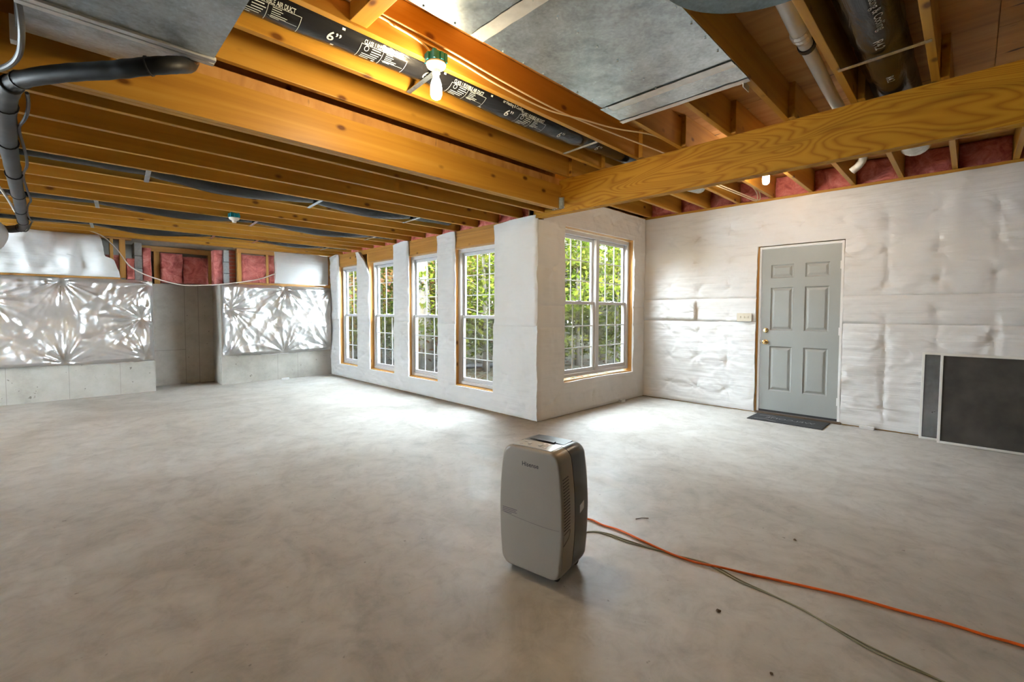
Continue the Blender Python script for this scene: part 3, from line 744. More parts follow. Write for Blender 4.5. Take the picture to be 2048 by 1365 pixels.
# --- bay wall
def bay_hole(x, z): return BX0+0.0 < x < BX1-0.02 and BZ0+0.005 < z < BZ1+0.0
def bwarp(x, z):
    if abs(z-(BZ0+0.005)) < 0.005 and BX0 < x < BX1: z += 0.010*math.sin((x-BX0)*2.2)+0.006*fn(x*5, 1)-0.004
    if abs(x-BX0) < 0.005 and BZ0 < z < BZ1: x += 0.006*fn(z*6, 2)
    if z > ZR-0.06 and x < 4.05: pass
    return x, z
pinsB = [(x, z) for x in (4.15, 4.95, 5.4, 6.1) for z in (0.2, 0.9, 1.2, 1.8, 2.5)]
def bdep(t0, t1, base, amp, seed):
    def f(s, t):
        h_ = puff(s, t, A, B_, t0, t1, base, amp, seed, near(pinsB, s, t, 0.3))
        h_ += 0.006*math.sin((s-A)*30+(t*2.2))*math.exp(-((s-4.12)/0.18)**2)*(0.5+0.5*math.tanh((t-1.3)*3))
        return max(0.002, h_)
    return f
bex, bez = (BX0, BX1-0.02), (BZ0+0.005, BZ1)
topskip = lambda x, z: bay_hole(x, z) or (x < 3.945 and z > 2.325)
sheet('insulation_blanket', 'Y', Cc, -1, lin(A-0.012, B_-0.004, 0.017, bex+(3.945,)), lin(0.008, 1.105, 0.017, bez), bdep(0, 1.105, 0.006, 0.022, 11.0), wrap_m, bay_hole, bwarp,
      label='white insulation blanket below and beside the paired window in the bay wall', cat='insulation', group=WG)
for xa_, xb_, lb in ((A-0.012, BX0, 'short white insulation strip left of the paired window, by the outer corner'), (BX1-0.02, B_-0.004, 'short white insulation strip right of the paired window, by the inner corner')):
    sheet('insulation_blanket', 'Y', Cc-0.004, -1, lin(xa_, xb_, 0.02), lin(1.085, 1.352, 0.02), bdep(1.08, 1.355, 0.008, 0.010, 13.0), wrap_m, None, None, label=lb, cat='insulation', group=WG)
sheet('insulation_blanket', 'Y', Cc, -1, lin(A-0.012, B_-0.004, 0.017, bex+(3.945,)), lin(1.340, ZR-0.02, 0.017, bez+(2.325,)), bdep(1.34, 2.72, 0.006, 0.026, 17.0), wrap_m, topskip, bwarp,
      label='white insulation blanket over and around the top of the paired window', cat='insulation', group=WG)
# --- window wall: one comb-shaped lower sheet and four upper strips
spans = [(3.487, 4.232), (5.018, 5.425), (6.205, 6.645), (7.470, 7.925), (8.690, 9.10)]
zb_ = WZ0-0.012
def comb_skip(y, z): return z > zb_ and not any(a < y < b for a, b in spans)
cex = tuple(q for s_ in spans for q in s_)
pinsC = [(y, z) for y in (3.7, 4.0, 5.25, 6.4, 7.7, 8.9) for z in (0.12, 0.5, 0.9)]
def cwarp(y, z):
    if z > zb_+0.01:
        for a, b in spans:
            if abs(y-a) < 0.003 or abs(y-b) < 0.003: y += 0.008*fn(z*6, a*3)
    return y, z
sheet('insulation_blanket', 'X', A, -1, lin(Cc-0.012, 9.10, 0.018, cex), lin(0.010, 1.140, 0.018, (zb_,)), lambda s, t: puff(s, t, Cc-0.1, 9.12, 0.0, 1.14, 0.007, 0.022, 21.0, near(pinsC, s, t, 0.3)), wrap_m, comb_skip, cwarp,
      label='white insulation blanket running along the floor under the four tall windows', cat='insulation', group=WG)
def strip(a, b, t1, seed, label, tw=None):
    sheet('insulation_blanket', 'X', A-0.006, -1, lin(a, b, 0.017), lin(1.10, t1, 0.017), lambda s, t: 0.004+puff(s, t, a, b, 1.1, t1+0.05, 0.010, 0.030, seed)+(0.02*max(0, (t-t1+0.15)/0.15)**2 if t > t1-0.15 else 0), wrap_m, None,
          tw or (lambda s, t: (s+0.010*fn(t*5, seed), t-(0.03*(abs(s-a)/(b-a))**2 if t > t1-0.05 else 0)-(0.018*fn(s*6, seed) if t < 1.14 else 0))),
          label=label, cat='insulation', group='upper insulation strips of the window wall')
strip(3.487, 4.215, 2.372, 31.0, 'wide white insulation blanket hanging at the outer corner right of the tall windows')
strip(5.012, 5.425, 2.372, 33.0, 'white insulation strip between the two tall windows nearest the outer corner')
strip(6.190, 6.640, 2.372, 35.0, 'white insulation strip in the middle of the four tall windows')
def torn(s, t):
    k = max(0, (t-1.9)/0.45)
    return 7.470+(s-7.470)*(1-0.0*k)+0.43*(k**1.5)*((7.925-s)/0.455)**1.0*0.75, t
strip(7.470, 7.925, 2.345, 37.0, 'torn pointed white insulation strip left of the second farthest tall window', torn)
strip(8.690, 9.095, 2.376, 39.0, 'white insulation strip in the far room corner beside the foil')

# --- back wall: foil below, white facing above
def foil_depth(s0, s1, t0, t1, pins, seed, amp=0.10):
    def f(s, t):
        h_ = 0.045+amp*(0.5+0.5*fn(s*1.3+seed, t*1.5, seed))
        h_ += 0.016*fn(s*3.5+seed, t*3.1)
        rg = abs(fn(s*4.2+0.6*fn(s*2, t*2, seed), t*3.0+seed, 2.0)); h_ += 0.050*(0.35-rg)
        rg2 = abs(fn(s*10+seed, t*8, 5.0)); h_ += 0.014*(0.4-rg2)
        wsum = 0
        for k, (ps, pz) in enumerate(pins):
            r_ = math.hypot(s-ps, t-pz); an = math.atan2(t-pz, s-ps)
            g = math.exp(-r_/0.42)
            c_, s_ = math.cos(an), math.sin(an)
            q1 = 1-2.4*abs(fn(c_*2.3+k*5.1+seed, s_*2.3, r_*0.7)); q2 = 1-2.4*abs(fn(c_*5.5+k*3.3, s_*5.5+seed, r_*1.2))
            h_ += g*min(1, r_/0.07)*(0.046*q1+0.020*q2)
            h_ *= 1-0.8*math.exp(-(r_/0.11)**2)
        e = edge_fall(s, s0, s1, 0.07)*edge_fall(t, t0, t1, 0.06)
        return max(0.006, 0.008+h_*e)
    return f
pinsL = [(0.014, 1.70), (0.888, 1.155), (0.024, 0.53), (1.0, 1.70), (0.93, 0.55), (-0.70, 1.45), (-0.9, 0.6)]
pinsR = [(2.98, 1.695), (2.09, 1.32), (2.95, 0.515), (3.83, 1.70), (3.80, 0.56), (2.06, 0.52)]
def scal(s0, s1, t0, t1, pins, seed):
    def f(s, t):
        if t < t0+0.03: t = t+0.018*math.sin(s*3.3+seed)+0.012*fn(s*5, seed)
        if t > t1-0.03:
            t = t+0.016*fn(s*4, seed)-0.02*math.exp(-min(abs(s-p[0]) for p in pins if p[1] > 1.3)/0.05)
        if s > s1-0.03 or s < s0+0.03: s = s+0.018*fn(t*6, seed)
        return s, t
    return f
sheet('foil_blanket', 'Y', D, -1, lin(-1.9, 1.035, 0.0115), lin(0.495, 1.755, 0.0115), foil_depth(-1.9, 1.035, 0.495, 1.755, pinsL, 3.0), foil_m, None, scal(-1.9, 1.035, 0.495, 1.755, pinsL, 3.0),
      label='crinkled silver foil insulation blanket left of the concrete recess', cat='insulation', group='foil insulation blankets')
sheet('foil_blanket', 'Y', D, -1, lin(1.985, 3.872, 0.0115), lin(0.495, 1.755, 0.0115), foil_depth(1.985, 3.872, 0.495, 1.755, pinsR, 8.0), foil_m, None, scal(1.985, 3.872, 0.495, 1.755, pinsR, 8.0),
      label='crinkled silver foil insulation blanket between the recess and the far corner', cat='insulation', group='foil insulation blankets')
def torn_left(s, t):
    # ragged right edge
    e = np.interp(t, [1.78, 1.83, 1.93, 2.02, 2.05, 2.07, 2.18, 2.30, 2.37, 2.42], [0.650, 0.645, 0.610, 0.585, 0.545, 0.470, 0.462, 0.445, 0.42, 0.385])
    k = (s+1.9)/(0.65+1.9)
    return -1.9+(e+1.9)*k + 0.008*fn(t*14, 3), t
def wl_depth(s, t):
    e = edge_fall(t, 1.765, 2.43, 0.10)
    h_ = 0.11+0.07*fn(s*1.8, t*1.2, 5)+0.06*fn(s*4.2, t*2.0, 7)+0.05*(1-2.2*abs(fn(s*2.6+0.4*t, t*1.6, 11)))+0.018*fn(s*9, t*9, 2)-0.05*math.exp(-((s+0.02)/0.05)**2)*(t-1.78)/0.6-0.03*math.exp(-((s-0.22)/0.05)**2)
    return max(0.012, 0.03+h_*e)
sheet('insulation_blanket', 'Y', D-0.02, -1, lin(-1.9, 0.65, 0.02), lin(1.782, 2.372, 0.02), wl_depth, wrap_m, None, torn_left,
      label='sagging torn white insulation blanket above the left foil', cat='insulation', group=WG)
sheet('insulation_blanket', 'Y', D-0.012, -1, lin(2.822, 3.808, 0.02), lin(1.80, 2.372, 0.02),
      lambda s, t: 0.02+0.085*(edge_fall(s, 2.81, 3.82, 0.25)*edge_fall(t, 1.79, 2.40, 0.22))+0.012*fn(s*4, t*4, 2)*edge_fall(s, 2.82, 3.81, 0.2)+0.008*math.sin((s-2.8-(t-1.8)*1.0)*11)*math.exp(-((s-3.1)/0.25)**2), wrap_m, None,
      lambda s, t: (s+0.02*math.sin((t-1.8)*5)*(1 if s < 3.3 else 0.2), t+0.006*fn(s*4, 8)),
      label='pillow shaped white insulation piece above the right foil', cat='insulation', group=WG)

# ================================================================== PINK BATTS
def batt(x0, x1, y0, y1, z0, z1, face, label, group, amp=0.02, seed=0.0):
    """lumpy fibreglass block; face: axis whose low side is seen"""
    m = MB(); n = 9
    bm = bmesh.new(); bmesh.ops.create_cube(bm, size=1); bmesh.ops.subdivide_edges(bm, edges=bm.edges[:], cuts=7, use_grid_fill=True)
    for v in bm.verts:
        p = v.co; q = Vector((x0+(p.x+0.5)*(x1-x0), y0+(p.y+0.5)*(y1-y0), z0+(p.z+0.5)*(z1-z0)))
        inn = 1.0
        if face == 'X' and p.x < -0.49: q.x += amp*(mnoise.noise(q*7+Vector((seed, 0, 0)))*1.2-0.6)-0.0
        if face == 'Y' and p.y < -0.49: q.y += amp*(mnoise.noise(q*7+Vector((seed, 0, 0)))*1.2-0.6)
        v.co = q
    bm.verts.index_update()
    m.add([v.co[:] for v in bm.verts], [[v.index for v in f.verts] for f in bm.faces]); bm.free()
    return m.build('fibreglass_batt', pink_m, smooth=True, label=label, cat='insulation', group=group)
ORD = ['first', 'second', 'third', 'fourth', 'fifth', 'sixth', 'seventh', 'eighth', 'ninth', 'tenth', 'eleventh', 'twelfth', 'thirteenth', 'fourteenth']
ends = [3.44]+[y-0.041 for y in YR[:11]]
yprev = 3.40
for k in range(10):
    y1 = (3.40 if k == 0 else YR[k-1]-0.063)-0.003; y0 = YR[k]-0.041+0.022+0.003
    batt(B_+0.025+0.02*((k*7) % 3), B_+0.125, y0, y1, ZR+0.003, ZR+0.245, 'X', 'pink fibreglass batt over the entry wall, %s joist bay from the bay corner' % ORD[k], 'pink batts over the entry wall', 0.03, k*3.1)
for k in range(13):
    y0 = YL[k]+0.023; y1 = (YL[k+1] if k < 12 else 8.617)-0.023
    if k == 12: y1 = YL[13]-0.023
    batt(A+0.035, A+0.097, y0, y1, ZL+0.003, ZL+0.235, 'X', 'pink fibreglass batt over the tall windows, %s joist bay from the outer corner' % ORD[k], 'pink batts over the tall windows', 0.025, 50+k*2.3)
batt(A+0.03, A+0.095, 3.235, YL[0]-0.023, ZL+0.003, ZL+0.235, 'X', 'small pink fibreglass wedge at the beam end over the outer corner', 'pink batts over the tall windows', 0.025, 41.0)
BG = 'pink batts in the back wall'
batt(2.295, 2.685, D+0.02, D+0.10, CT+0.06, ZL-0.10, 'Y', 'mottled pink fibreglass square framed by studs right of the recess', BG, 0.05, 3)
batt(2.735, 2.83, D+0.03, D+0.10, CT+0.06, ZL-0.08, 'Y', 'narrow pink fibreglass strip beside the pillow shaped white insulation', BG, 0.04, 5)
batt(0.935, 1.04, D+0.10, D+0.30, CT+0.01, 2.27, 'Y', 'upright pink fibreglass roll beside the left block pier of the recess', BG, 0.06, 7)
batt(1.215, 1.52, NY, NY+0.08, CT+0.02, 2.26, 'Y', 'sagging pink fibreglass batt, left one at the back of the recess', BG, 0.07, 9)
batt(1.53, 1.895, NY-0.02, NY+0.08, CT+0.02, 2.22, 'Y', 'smooth pink fibreglass batt, right one at the back of the recess', BG, 0.04, 12)
batt(1.90, 2.025, D+0.12, D+0.32, CT+0.01, 2.33, 'Y', 'upright pink fibreglass roll beside the right block pier of the recess', BG, 0.06, 15)
batt(0.735, 0.825, D+0.04, D+0.2, CT+0.03, 2.08, 'Y', 'crumpled pink fibreglass scrap between the stud and the left block pier', BG, 0.08, 19)
batt(0.50, 0.65, D+0.06, D+0.11, CT+0.06, 2.12, 'Y', 'pink fibreglass peeking out behind the torn white insulation', BG, 0.04, 23)
batt(3.812, 3.833, D+0.01, D+0.10, CT+0.06, ZL-0.08, 'Y', 'sliver of pink fibreglass in the far room corner', BG, 0.02, 27)

# ================================================================== DUCTS AND PIPES
SLEEVE = {}
def flex(name, pts, r, label, straps, strapw, lo, hi, group=None):
    root = empty(name, tuple(pts[0]), label, 'duct', group)
    P = spline(pts, 14); rr = []
    for i, p in enumerate(P):
        q = r*(1+0.045*fn(p.x*5.2, p.y*3))
        for sx in straps: q *= 1-0.07*math.exp(-((p.x-sx)/0.06)**2)
        rr.append(q)
    SLEEVE[root.name] = (P, rr)
    MB().tube(P, rr, 22).build('sleeve', flex_m, root, smooth=True)
    for sx in straps:
        m = MB(); m.box(sx-0.017, sx+0.017, lo[0], hi[0], lo[1]-0.004, lo[1]-0.001)
        m.v = [(x+(y-lo[0])*0.07, y, z) for x, y, z in m.v]
        m.build('hanging_strap', galv_m, root)
    return root
FG = 'black flexible air ducts'
Yf, Zf, Rf = 2.418, 2.795, 0.104
fl1 = flex('flexible_duct', [(-2, Yf, Zf), (-0.4, Yf, Zf-0.01), (0.7, Yf, Zf-0.012), (1.63, Yf-0.005, Zf), (2.4, Yf-0.02, Zf-0.022), (3.0, Yf-0.02, Zf-0.010), (3.22, Yf-0.02, Zf+0.005), (3.7, Yf-0.03, Zf+0.02), (4.3, Yf-0.03, Zf+0.02)], Rf,
     'black printed flexible air duct marked 6 inch hanging beside the lit bulb', (1.63, 3.22), 0.03, (YR[1]-0.015, ZR), (YR[2]+0.015, ZR), FG)
def fx(pts, label, straps, k):
    return flex('flexible_duct', pts, 0.106, label, straps, 0.03, (YL[k]-0.015, ZL), (YL[k+1]+0.015, ZL), FG)
y1 = (YL[3]+YL[4])/2; fx([(-2, y1, 2.50), (-0.3, y1, 2.49), (0.50, y1, 2.486), (1.15, y1+0.01, 2.432), (1.85, y1, 2.486), (2.5, y1, 2.44), (3.0, y1, 2.487), (3.6, y1, 2.50)], 'black flexible air duct, nearest of the three under the low ceiling', (0.52, 1.87, 3.02), 3)
y2 = (YL[7]+YL[8])/2; fx([(-2, y2, 2.50), (-0.4, y2, 2.47), (0.28, y2, 2.486), (1.0, y2, 2.437), (1.74, y2, 2.486), (2.6, y2, 2.435), (3.3, y2, 2.487), (3.7, y2, 2.50)], 'black flexible air duct, middle one of the three under the low ceiling', (0.28, 1.74, 3.32), 7)
y3 = (YL[11]+YL[12])/2; fx([(-2, y3, 2.48), (-0.3, y3, 2.47), (0.30, y3, 2.486), (0.9, y3, 2.425), (1.6, y3, 2.484), (2.2, y3, 2.487), (2.8, y3, 2.45), (3.3, y3, 2.487), (3.7, y3, 2.50)], 'black flexible air duct, farthest of the three under the low ceiling', (0.30, 1.62, 2.2, 3.3), 11)
Yg, Zg, Rg = 0.405, 2.815, 0.122
fl5 = flex('flexible_duct', [(1.0, Yg, Zg), (2.4, Yg, Zg), (3.25, Yg, Zg), (3.9, Yg, Zg+0.0), (4.9, Yg-0.02, Zg-0.01)], Rg, 'large black flexible air duct crossing over the beam at the right', (3.24,), 0.03, (YR[7]-0.01, ZR), (YR[6]-0.005, ZR), FG)
MB().tube([(4.85, Yg-0.02, Zg-0.02), (5.15, Yg-0.02, Zg-0.05), (5.35, Yg-0.02, Zg-0.055), (5.40, Yg-0.02, Zg-0.055)], [0.115, 0.115, 0.112, 0.06], 20).build('metal_duct_end', galv_m, label='silver capped round duct end poking out beyond the beam', cat='duct', smooth='auto')
MB().tube([(4.6, YR[1]-0.23, 2.80), (4.95, YR[1]-0.22, 2.785), (5.25, YR[1]-0.22, 2.80), (5.6, YR[1]-0.22, 2.83)], 0.095, 18).build('duct_sleeve', galv_d, label='grey rounded duct sleeve in a joist bay left of the far bulb', cat='duct', smooth='auto')

def on_cyl(mb, v2, f, x0, phi0, yc, zc, r, flip=False):
    out = []
    for x, y in v2:
        if flip: x, y = -x, -y
        ph = phi0 + y/r; X = x0+x
        P, rr = yc; xs = [q.x for q in P]
        cy_, cz_, cr = (np.interp(X, xs, v_) for v_ in ([q.y for q in P], [q.z for q in P], rr))
        out.append((X, cy_-(cr+0.0018)*math.sin(ph), cz_-(cr+0.0018)*math.cos(ph)))
    mb.add(out, f)
def quad2(x0, x1, y0, y1, n=4):
    v = []; f = []
    for i in range(n+1):
        y = y0+(y1-y0)*i/n; v += [(x0, y), (x1, y)]
    for i in range(n): f.append((2*i, 2*i+1, 2*i+3, 2*i+2))
    return v, f
# printing on the duct near the bulb
pr = MB(); rp = Rf+0.0065
def cyl_z(x): return Zf-0.012
def put2(v, f, x, ph): on_cyl(pr, v, f, x, ph, SLEEVE[fl1.name], 0, rp)
for xc in (0.725, 1.315, 1.915, 2.515):
    v, f = text2d('CLASS 1 FLEXIBLE AIR DUCT', 0.030, 0.014); v = [(x*0.62, y*1.05) for x, y in v]; put2(v, f, xc, R(50))
    for xa, xb, ya, yb in ((-0.13, 0.15, 0.028, 0.030), (-0.13, -0.128, -0.075, 0.028), (0.0, 0.002, -0.075, 0.028), (0.148, 0.15, -0.075, 0.028), (0.01, 0.14, -0.028, -0.0265)):
        v, f = quad2(xa, xb, ya, yb); put2(v, f, xc, R(28))
    for q in range(6):
        L_ = (0.05, 0.06, 0.05, 0.09, 0.085, 0.05)[q]
        v, f = quad2(-0.11 if q > 2 else -0.065, (-0.11 if q > 2 else -0.065)+L_, 0.016-0.015*q, 0.021-0.015*q, 1); put2(v, f, xc, R(28))
        v, f = quad2(0.02, 0.02+L_*0.8, 0.020-0.011*q, 0.0235-0.011*q, 1); put2(v, f, xc, R(28))
    ring = [(0.016*math.cos(a), 0.016*math.sin(a)) for a in np.linspace(0, 2*math.pi, 17)[:-1]]
    rv = ring+[(x*0.8, y*0.8) for x, y in ring]; rf = [(i, (i+1) % 16, 16+(i+1) % 16, 16+i) for i in range(16)]
    put2([(x*0.8-0.095, y+0.01) for x, y in rv], rf, xc, R(28))
for xc in (0.45, 1.045, 1.625, 2.295, 2.875, 3.39):
    v, f = text2d('6\u201d', 0.078, 0.010); put2(v, f, xc, R(24))
for xc in (1.06, 1.29, 1.70, 2.08):
    v, f = quad2(-0.008, 0.008, -0.006, 0.006, 1); put2(v, f, xc-0.005, R(-4)); put2(v, f, xc+0.02, R(58))
v, f = text2d('or Heating & Cooling', 0.030, 0.01); v = [(x*0.75, y) for x, y in v]; put2(v, f, 2.30, R(60))
pr.build('printed_lettering', print_m, fl1, kind='stuff', label='white printed size and class lettering')
pr = MB()
for txt, x, ph, s_ in (('Heating & Cooling', 2.78, 22, 0.052), ('R4.2', 3.12, 8, 0.06), ('R4.2', 3.62, 8, 0.05)):
    v, f = text2d(txt, s_, 0.008); on_cyl(pr, v, f, x, R(ph), SLEEVE[fl5.name], 0, Rg)
pr.build('printed_lettering', print_m, fl5, kind='stuff', label='white printed lettering')

# sheet metal pan nailed under the joists
pn = empty('sheet_metal_pan', (2, 1.4, ZR-0.004), 'wide flat galvanised sheet metal return pan nailed under the joists', 'duct')
def pan(nm, xa, xb, ya, yb, z, mat, seed):
    m = MB(); nx_, ny_ = 30, 14
    for sgn, zz in ((0, z), (1, z+0.0015)):
        for i in range(nx_+1):
            for j in range(ny_+1):
                x = xa+(xb-xa)*i/nx_; y = ya+(yb-ya)*j/ny_
                e = min(1, min(i, nx_-i)/4)*min(1, min(j, ny_-j)/3)
                m.v.append((x, y, zz+0.0035*e*fn(x*4+seed, y*4)))
    k = (nx_+1)*(ny_+1)
    for i in range(nx_):
        for j in range(ny_):
            a = i*(ny_+1)+j; m.f.append((a, a+ny_+1, a+ny_+2, a+1)); m.f.append((k+a, k+a+1, k+a+ny_+2, k+a+ny_+1))
    return m.build(nm, mat, pn, smooth=True)
pan('pan_sheet', 0.1, 1.56, 0.985, 1.838, ZR-0.0065, galv_m, 1); pan('pan_sheet', 1.53, 2.75, 0.985, 1.838, ZR-0.004, galv_m, 5); pan('pan_end_strip', 2.70, 2.995, 0.985, 1.86, ZR-0.007, galv_m, 9)
def tape(par, xa, xb, ya, yb, z, along='Y', seed=0):
    m = MB(); n = 40
    for i in range(n+1):
        t = i/n
        if along == 'Y':
            y = ya+(yb-ya)*t; e0 = 0.006*fn(y*14, seed); e1 = 0.006*fn(y*12, seed+5)
            m.v += [(xa+e0, y, z+0.0006*fn(y*40, seed)), (xb+e1, y, z+0.0006*fn(y*37, seed+2))]
        else:
            x = xa+(xb-xa)*t; e0 = 0.005*fn(x*14, seed); e1 = 0.005*fn(x*12, seed+5)
            m.v += [(x, ya+e0, z), (x, yb+e1, z)]
    for i in range(n): m.f.append((2*i, 2*i+1, 2*i+3, 2*i+2))
    k = len(m.v); m.v += [(x, y, zz+0.0012) for x, y, zz in m.v]; m.f += [tuple(q+k for q in f)[::-1] for f in m.f]
    return m.build('foil_tape', tape_m, par)
tape(pn, 1.515, 1.60, 0.985, 1.835, ZR-0.0105, 'Y', 1); tape(pn, 2.70, 2.775, 0.985, 1.80, ZR-0.0115, 'Y', 4); tape(pn, 2.965, 3.01, 0.985, 1.87, ZR-0.0115, 'Y', 7)
sc_ = MB().lathe([(0.006, 0), (0.006, -0.002), (0.002, -0.004)], (0, 0, 0), 8).mesh('screw'); sc_.materials.append(galv_d)
for i in range(12):
    for y in (1.82, 1.437, 1.003):
        o = bpy.data.objects.new('screw', sc_); o.location = Vector((0.9+0.165*i+0.05*fn(i*3, y), y, ZR-0.0075)) - wloc(pn); put(o, pn)
# round drum near the top edge
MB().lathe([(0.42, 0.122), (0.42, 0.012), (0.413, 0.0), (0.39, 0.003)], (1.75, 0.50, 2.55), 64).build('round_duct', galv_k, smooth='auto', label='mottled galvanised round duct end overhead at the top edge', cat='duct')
# square trunk at upper left
tr = empty('trunk_duct', (0.2, 1.6, 2.45), 'galvanised square trunk duct with pale cleats at upper left', 'duct')
tm = MB(); xa, xb, ya, yb, z = -0.085, 0.540, 0.55, 2.555, 2.452
tm.add([(xa, ya, z), (xb, ya, z), (xb, yb, z), (xa, yb, z), ((xa+xb)/2, yb-0.35, z-0.006), (xa, ya, z+0.22), (xb, ya, z+0.22), (xb, yb, z+0.22), (xa, yb, z+0.22)],
       [(0,1,4),(1,2,4),(2,3,4),(3,0,4),(0,1,6,5),(1,2,7,6),(2,3,8,7),(3,0,5,8),(5,6,7,8)])
tm.build('duct_body', galv_d, tr)
tm = MB(); tm.add([(-0.085, yb+0.02, z+0.002), (0.43, yb+0.02, z+0.002), (0.41, 2.99, z+0.055), (-0.11, 2.99, z+0.055), (0.2, 2.74, z+0.020), (-0.085, yb+0.02, z+0.2), (0.43, yb+0.02, z+0.2), (0.41, 2.99, z+0.2), (-0.11, 2.99, z+0.2)],
       [(0,1,4),(1,2,4),(2,3,4),(3,0,4),(0,1,6,5),(1,2,7,6),(2,3,8,7),(3,0,5,8),(5,6,7,8)])
tm.build('transition_boot', galv_d, tr)
MB().rbox(xa-0.01, xb+0.008, yb-0.035, yb-0.004, z-0.012, z+0.004, 0.002).build('drive_cleat', flange_m, tr)
MB().rbox(xa-0.01, xb+0.008, yb+0.004, yb+0.034, z-0.012, z+0.004, 0.002).build('drive_cleat', flange_m, tr)
MB().rbox(-0.125, -0.095, 2.95, 3.0, z-0.01, z+0.1, 0.002).build('corner_cleat', flange_m, tr)
# insulated refrigerant line
rf = empty('insulated_pipe', (0.2, 2.7, 2.3), 'black foam wrapped refrigerant pipe snaking along the left side of the ceiling', 'pipe')
path = spline([(0.49, 2.84, 2.68), (0.49, 2.76, 2.55), (0.46, 2.64, 2.44), (0.39, 2.53, 2.368), (0.30, 2.52, 2.325), (0.18, 2.64, 2.308), (0.05, 2.80, 2.308), (-0.06, 2.97, 2.31), (-0.13, 3.15, 2.32), (-0.165, 3.40, 2.318), (-0.185, 3.75, 2.305), (-0.205, 4.3, 2.30), (-0.218, 4.9, 2.30), (-0.235, 5.6, 2.30), (-0.245, 6.3, 2.30), (-0.27, 7.0, 2.295), (-0.278, 7.6, 2.29), (-0.30, 8.1, 2.285), (-0.42, 8.35, 2.275), (-0.60, 8.40, 2.28)], 8)
k0 = 64
MB().tube(path[:k0+1], [0.036+0.003*fn(i*0.5, 1) for i in range(k0+1)], 14).build('foam_sleeve', foam_m, rf, smooth=True)
MB().tube(path[k0:], [0.043+0.004*fn(i*0.4, 2) for i in range(len(path)-k0)], 14).build('foam_sleeve', foamg_m, rf, smooth=True)
for i in (32, 60, 74, 86, 98, 108, 118, 128, 138, 146):
    MB().tube([path[i], path[i]+(path[i+1]-path[i])*0.35], 0.0405 if i < 64 else 0.0495, 14).build('tape_band', black_m if i < 64 else foamg_m, rf)
wp = [p+Vector((0.045+0.02*fn(i*0.3, 4), 0.02, 0.035+0.02*fn(i*0.25, 9))) for i, p in enumerate(path[16:68])]
MB().tube(wp, 0.006, 6).build('control_wire', plain('brown_wire', (0.16, 0.075, 0.03), 0.5), rf)
wp = [p+Vector((0.062+0.014*math.sin(i*0.35), 0, -0.01+0.02*math.cos(i*0.4))) for i, p in enumerate(path[68:144])]
MB().tube(wp, 0.008, 6).build('control_wire', foamg_m, rf)
MB().tube(spline([(-0.098, 2.55, 2.62), (-0.088, 2.62, 2.50), (-0.082, 2.72, 2.405), (-0.10, 2.90, 2.36), (-0.16, 3.05, 2.34), (-0.28, 3.2, 2.33)], 8), 0.0115, 10).build('grey_conduit', plain('grey_pvc', (0.25, 0.26, 0.28), 0.4), label='thin grey bent pipe at the upper left edge', cat='pipe')
MB().tube(spline([(-0.42, 5.2, 2.32), (-0.36, 5.5, 2.315), (-0.33, 6.0, 2.31), (-0.315, 6.5, 2.30), (-0.30, 6.8, 2.27)], 8), 0.010, 8).build('white_line', pvc_m, label='thin pale tube clipped beside the insulated pipe', cat='pipe')
# foil wrapped duct bulging in at the left edge
m = MB(); bp_ = spline([(-0.70, 7.5, 2.20), (-0.58, 7.9, 2.18), (-0.60, 8.3, 2.16), (-0.66, 8.75, 2.15)], 10)
m.tube(bp_, [0.16+0.02*fn(i*0.9, 4) for i in range(len(bp_))], 24); m.build('foil_wrapped_duct', foil_m, smooth=True, label='shiny foil wrapped duct at the left edge above the foil wall', cat='duct')
# PVC vent pipe in a joist bay
pv = empty('vent_pipe', (3.2, 0.70, 2.78), 'white plastic vent pipe with a black band bending down to the beam', 'pipe')
MB().tube(spline([(1.6, 0.665, 2.80), (2.4, 0.68, 2.795), (2.9, 0.70, 2.79)], 8), 0.042, 18).build('corrugated_pipe', pvc_m, pv, smooth=True)
MB().tube(spline([(2.9, 0.70, 2.79), (3.3, 0.712, 2.785), (3.75, 0.722, 2.775), (4.0, 0.715, 2.75), (4.12, 0.70, 2.705)], 8), 0.036, 18).build('pipe', pvc_m, pv, smooth=True)
MB().tube([(2.86+0.02*i, 0.699, 2.79) for i in range(6)], [0.044, 0.050, 0.046, 0.050, 0.045, 0.041], 18).build('foil_wrap', tape_m, pv)
MB().tube([(3.03, 0.703, 2.788), (3.065, 0.704, 2.788)], 0.044, 18).build('clamp_band', black_m, pv)
pe = empty('vent_elbow', (5.5, 0.75, 2.75), 'white plastic pipe elbow turning down over the entry wall', 'pipe')
MB().tube(spline([(4.7, 0.78, 2.76), (5.1, 0.77, 2.755), (5.40, 0.76, 2.745), (5.50, 0.80, 2.70), (5.52, 0.86, 2.655)], 8), 0.034, 16).build('elbow', pvc_m, pe, smooth=True)
MB().tube([(5.22, 0.767, 2.752), (5.25, 0.766, 2.751)], 0.041, 16).build('clamp_band', black_m, pe)
for i, (yy, zz) in enumerate(()): pass
# duct board tab on the joist
MB().rbox(3.00, 3.10, YR[5]+0.0205, YR[5]+0.026, ZR-0.035, ZR+0.05, 0.002).build('foil_tab', tape_m, label='small crumpled foil tab hanging on a joist at the pan corner', cat='tape')

